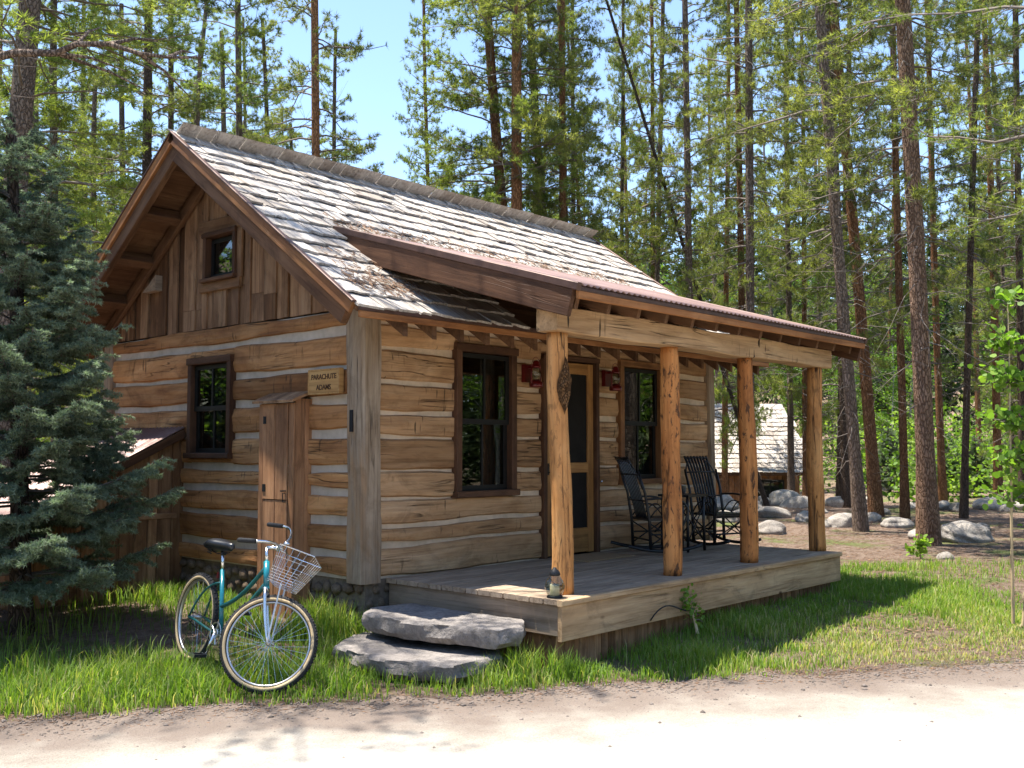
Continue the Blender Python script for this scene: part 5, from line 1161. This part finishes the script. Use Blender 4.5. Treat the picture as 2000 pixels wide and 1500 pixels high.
# ------------------------------------------------------------------ aspen saplings at the right
def sapling(base, top, spread, n, leaf, seed, label):
    rng = np.random.default_rng(seed); b = np.array(base); tp = np.array(top) - b; H = np.linalg.norm(tp); t = np.linspace(0, 1, 9)[:, None]; P_ = tp * t + np.cumsum(rng.normal(0, .012, (9, 3)), 0) * t
    paths = [(P_, np.linspace(.016, .004, 9))]; C = []
    for j in range(n // 9):
        f = rng.uniform(.42, 1.06); o = P_[min(8, int(f * 8))]; az = rng.uniform(0, 6.28); L = spread * rng.uniform(.3, 1) * (1.2 - f * .7); d = np.array([np.cos(az), np.sin(az), rng.uniform(.1, .8)]); paths.append((np.stack([o, o + d * L * .5, o + d * L + [0, 0, -.03]]), np.array([.005, .004, .002])))
        C.append(o + d * L * rng.uniform(.3, 1.05, (9, 1)) + rng.normal(0, .045, (9, 3)))
    C = np.concatenate(C); nn = len(C); nrm = unit(rng.normal(0, 1, (nn, 3)) + [0, 0, .5]); a = unit(np.cross(nrm, rng.normal(0, 1, (nn, 3)))); bb = np.cross(nrm, a); w_ = leaf * rng.uniform(.6, 1.15, (nn, 1)) * .5
    ang = np.linspace(0, 2 * np.pi, 7)[:-1]; V_ = np.stack([C + a * w_ * math.cos(q) * (1.15 if k == 0 else 1) + bb * w_ * math.sin(q) * .95 + nrm * w_ * .15 * math.cos(2 * q) for k, q in enumerate(ang)], 1).reshape(-1, 3); F_ = np.arange(nn * 6).reshape(-1, 6)
    Vt, Ft = tubes_np(paths[:1], 7); Vb, Fb = tubes_np(paths[1:], 4)
    put_tree('aspen_sapling', (mknp('trunk', Vt, Ft, M['tan'], smooth_=True), mknp('branches', Vb, Fb, M['twig']), mknp('crown', V_, F_, M['leaf'], np.clip(rng.normal(.75, .18, nn), 0, 1))), base, None, 0, 1, 1, label, 'sapling')
b_ = gp(1979, 1218, .1); sapling(tuple(b_), tuple(at(1958, 590, 9.3)), .42, 800, .066, 3, 'slender aspen sapling with bright yellow green leaves by the right edge')
b_ = gp(1998, 1222, .1); sapling(tuple(b_), tuple(at(2040, 700, 9.2)), .35, 260, .07, 4, 'second aspen sapling stem cut by the right edge')
b_ = gp(1362, 1238, .1); sapling(tuple(b_), (b_.x, b_.y + .03, .42), .10, 130, .035, 6, 'tiny leafy shoot growing beside the porch rim board')
b_ = gp(1800, 1098, .1); sapling(tuple(b_), (b_.x - .1, b_.y, .45), .25, 160, .06, 7, 'leafy shoot at the foot of the nearest large pine')

# ------------------------------------------------------------------ far wood and undergrowth (stuff)
rng = np.random.default_rng(99); n = 620 + 520
az = np.concatenate([rng.uniform(-R(34), R(34), 620), rng.uniform(R(34), R(326), 520)]); rr = np.concatenate([rng.uniform(60, 118, 620), rng.uniform(30, 62, 520)]); fx, fy = FW.x / math.hypot(FW.x, FW.y), FW.y / math.hypot(FW.x, FW.y)  # second batch of conifers is out of view, added for the panes to mirror
px_ = CAM.x + rr * (np.cos(az) * fx + np.sin(az) * RT.x); py_ = CAM.y + rr * (np.cos(az) * fy + np.sin(az) * RT.y); hz_ = hgt(px_, py_)
C = []; D = []; vb = []; 
for i in range(n):
    H = rng.uniform(5, 10.5) * (.65 if -.22 < az[i] < -.05 else 1); k = 62; f = rng.uniform(0, 1, k); rad = (.22 * H) * (1 - f) + .1; a = rng.uniform(0, 6.28, k); q = rng.uniform(.25, 1, k)
    C.append(np.stack([px_[i] + rad * q * np.cos(a), py_[i] + rad * q * np.sin(a), hz_[i] + .4 + f * H], -1)); D.append(np.stack([np.cos(a), np.sin(a), np.full(k, -.2)], -1)); vb.append(np.clip(rng.normal(rng.uniform(.25, .8), .12, k), 0, 1))
V_, F_, v = tufts(np.concatenate(C), np.concatenate(D), 7, .85, .2, rng, .6, np.concatenate(vb))
tag(obj('far_wood', mknp('far_wood', V_, F_, M['farwood'], v)), 'hazy mass of small conifers covering the hillside behind, plus an unseen ring added for pane reflections', 'wood', kind='stuff')
n = 1100; az = np.concatenate([rng.uniform(-R(32), R(32), 800), rng.uniform(R(32), R(328), 300)]); rr = np.concatenate([rng.uniform(33, 62, 800), rng.uniform(24, 40, 300)])  # second batch of brush lies outside the view, added for window reflections
px_ = CAM.x + rr * (np.cos(az) * fx + np.sin(az) * RT.x); py_ = CAM.y + rr * (np.cos(az) * fy + np.sin(az) * RT.y); ok = ~((np.abs(px_ - 27) < 6) & (np.abs(py_ - 13) < 6)); ok &= (np.abs((px_ - RO.x) * RN.x + (py_ - RO.y) * RN.y + 3.1) > 5); px_, py_ = px_[ok], py_[ok]; hz_ = hgt(px_, py_); C = []; vb = []
for i in range(len(px_)):
    k = 75; s_ = rng.uniform(.5, 1.1); H = rng.uniform(.8, 3.6); c_ = rng.normal(0, .45, (k, 3)) * [s_, s_, 0]; C.append(np.stack([px_[i] + c_[:, 0], py_[i] + c_[:, 1], hz_[i] + H * rng.uniform(0, 1, k) ** .8], -1)); vb.append(np.clip(rng.normal(rng.uniform(.4, .9), .15, k), 0, 1))
C = np.concatenate(C); nn = len(C); nrm = unit(rng.normal(0, 1, (nn, 3)) + [0, 0, .6]); a = unit(np.cross(nrm, rng.normal(0, 1, (nn, 3)))); b = np.cross(nrm, a); w_ = rng.uniform(.05, .1, (nn, 1))
V_ = np.stack([C - a * w_, C - b * w_ * .8, C + a * w_, C + b * w_ * .8], 1).reshape(-1, 3)
tag(obj('undergrowth', mknp('undergrowth', V_, np.arange(nn * 4).reshape(-1, 4), M['leaf'], np.concatenate(vb))), 'bright green brush filling the gaps between the far trunks, with more added out of view for the panes to mirror', 'brush', kind='stuff')

# ------------------------------------------------------------------ grass, litter, pebbles (stuff)
def vnoise(x, y, f, seed):
    r_ = np.random.default_rng(seed); out = 0
    for k in range(6):
        a = r_.uniform(0, 6.28); ff = f * r_.uniform(.6, 1.7); out = out + np.sin((x * math.cos(a) + y * math.sin(a)) * ff + r_.uniform(0, 6.28))
    return out / 6
def seg_d(x, y, poly):
    """inside test for a convex box list"""
    return (x > poly[0]) & (x < poly[1]) & (y > poly[2]) & (y < poly[3])
NB = 330000; s = rng.uniform(-4.5, 8.5, NB); d = rng.uniform(-.12, 4.8, NB); x = RO.x + RD.x * s + RN.x * d; y = RO.y + RD.y * s + RN.y * d
n1_ = vnoise(x, y, 3.2, 1); n2_ = vnoise(x, y, 9, 2); n3_ = vnoise(x, y, 22, 3)
dens = smooth(-.12, .3, d + .22 * n2_ + .12 * n3_) * (.60 + .65 * n1_ + .5 * n2_ + .35 * n3_)
left = smooth(-.2, -1.2, x); dens *= 1 - left * smooth(.95, 1.7, d + .3 * n1_) * .93
dens *= 1 - .85 * smooth(5.0, 6.2, s + .4 * n1_); dens *= 1 - .2 * smooth(1.0, 3.0, s) * smooth(.9, .1, d) 
bad = seg_d(x, y, (.15, 5.15, -1.92, 6)) | seg_d(x, y, (-.02, 6, .0, 5)) | seg_d(x, y, (-.62, .3, -1.62, -.3)) | seg_d(x, y, (-.35, .0, .6, 1.25)) | seg_d(x, y, (-1.9, 0, 2.9, 5))
ctr = np.array([(.12, -2.02), (.0, -1.93), (.25, -2.1), (-.2, .0), (-.25, .25), (-.12, .45), (.45, -2.15), (-1.2, -1.15), (-2.0, -.6)]); cl_ = np.max(np.exp(-((x[:, None] - ctr[:, 0]) ** 2 + (y[:, None] - ctr[:, 1]) ** 2) / .02), 1); dens = dens + cl_ * 1.2; bad &= ~(cl_ > .5) | seg_d(x, y, (.26, 5.15, -1.95, 6))
dens[bad] = 0; keep = rng.uniform(0, 1, NB) < np.clip(dens, 0, 1) * .72; x, y, s, d, n1_, n2_, n3_, cl_ = (q[keep] for q in (x, y, s, d, n1_, n2_, n3_, cl_)); n = len(x)
dry = np.clip(smooth(1.2, 3.4, s) * smooth(2.2, .3, d) * 1.0 + .18 * smooth(.35, 0, d), 0, 1)
hh = (.06 + .115 * np.clip(.5 + .6 * n1_ + .4 * n2_, 0, 1)) * (.35 + 1.05 * rng.uniform(0, 1, n) ** .8) * (1 + .25 * smooth(.6, -.4, s)) * (1 - .45 * dry) * (1 - .3 * smooth(.8, 3, s)) * (.55 + .45 * smooth(0, .4, d)); hh = hh * (1 + .7 * cl_); az = rng.uniform(0, 6.28, n); lean = rng.uniform(.05, .45, n) + .6 * rng.uniform(0, 1, n) ** 3; dx, dy = np.cos(az), np.sin(az); wd = rng.uniform(.0028, .0052, n); z0 = hgt(x, y) - .01
tx, ty = -dy * wd, dx * wd; mx_, my_ = x + dx * hh * lean * .3, y + dy * hh * lean * .3; ex, ey = x + dx * hh * lean, y + dy * hh * lean
V_ = np.stack([np.stack([x - tx, y - ty, z0], -1), np.stack([x + tx, y + ty, z0], -1), np.stack([mx_ - tx * .75, my_ - ty * .75, z0 + hh * .6], -1), np.stack([mx_ + tx * .75, my_ + ty * .75, z0 + hh * .6], -1), np.stack([ex, ey, z0 + hh * (1 - lean * .25)], -1)], 1).reshape(-1, 3)
b5 = np.arange(n)[:, None] * 5; F_ = np.stack([b5 + [0, 1, 2], b5 + [1, 3, 2], b5 + [2, 3, 4]], 1).reshape(-1, 3)
vv = np.where(rng.uniform(0, 1, n) < dry * .62 + .06, rng.uniform(.85, 1.05, n), np.clip(.46 + .22 * n1_ + .14 * n3_ + rng.normal(0, .13, n), .05, .80))
print('grass blades', n)
tag(obj('grass', mknp('grass', V_, F_, M['grass'], np.repeat(vv, 3))), 'bright green grass growing between the road and the cabin', 'grass', kind='stuff')
def scatter(name, n, area, size, mat, seed, label, cat, stretch=(1, 1, .6), lift=.3):
    r_ = np.random.default_rng(seed); x, y = area(n, r_); m = len(x); z = hgt(x, y); sz = size * r_.uniform(.35, 1, m) ** 1.6
    base = np.array([(1, 0, 0), (0, 1, 0), (-1, 0, 0), (0, -1, 0), (0, 0, 1), (0, 0, -.5)], float) * stretch; T = np.array([(0, 1, 4), (1, 2, 4), (2, 3, 4), (3, 0, 4), (1, 0, 5), (2, 1, 5), (3, 2, 5), (0, 3, 5)])
    a = r_.uniform(0, 6.28, m); jit = r_.uniform(.65, 1.3, (m, 6, 3)); b = base[None] * jit * sz[:, None, None]; c, s_ = np.cos(a)[:, None], np.sin(a)[:, None]
    V_ = np.stack([x[:, None] + b[..., 0] * c - b[..., 1] * s_, y[:, None] + b[..., 0] * s_ + b[..., 1] * c, z[:, None] + .008 + b[..., 2] + sz[:, None] * lift * .3], -1).reshape(-1, 3)
    tag(obj(name, mknp(name, V_, (np.arange(m)[:, None, None] * 6 + T[None]).reshape(-1, 3), mat)), label, cat, kind='stuff')
def road_area(n, r_):
    s = r_.uniform(-4.5, 7, n); d = -np.abs(r_.normal(0, .55, n)) + .12; return RO.x + RD.x * s + RN.x * d, RO.y + RD.y * s + RN.y * d
def floor_area(n, r_):
    az = r_.uniform(-R(4), R(30), n); q = r_.uniform(9, 30, n); x = CAM.x + q * (np.cos(az) * fx + np.sin(az) * RT.x); y = CAM.y + q * (np.cos(az) * fy + np.sin(az) * RT.y); k = (x > 5.9) | (y < -2.2); dd_ = (x - RO.x) * RN.x + (y - RO.y) * RN.y; k &= dd_ > .5; return x[k], y[k]
def left_area(n, r_):
    x = r_.uniform(-4, -.1, n); y = r_.uniform(.2, 3.4, n); k = (x - RO.x) * RN.x + (y - RO.y) * RN.y > .6; return x[k], y[k]
scatter('gravel', 9000, road_area, .013, M['pebble'], 5, 'loose gravel along the road edge', 'gravel')
def road_far(n, r_):
    s = r_.uniform(-4.5, 7, n); d = -r_.uniform(0, 3.5, n); return RO.x + RD.x * s + RN.x * d, RO.y + RD.y * s + RN.y * d
scatter('road_stones', 420, road_far, .028, M['pebble'], 15, 'scattered small stones on the road', 'stones')
def verge(n, r_):
    s = r_.uniform(-4.5, 7, n); d = r_.normal(.1, .28, n); return RO.x + RD.x * s + RN.x * d, RO.y + RD.y * s + RN.y * d
scatter('verge_litter', 5000, verge, .022, M['litter'], 16, 'dead grass and needle litter along the road verge', 'litter', (1.6, .2, .2))
scatter('needle_litter', 26000, floor_area, .036, M['litter'], 6, 'fallen twigs and cones on the forest floor', 'litter', (1.6, .25, .2))
scatter('twig_litter', 3500, left_area, .022, M['litter'], 8, 'needle litter under the spruce', 'litter', (1.6, .25, .25))
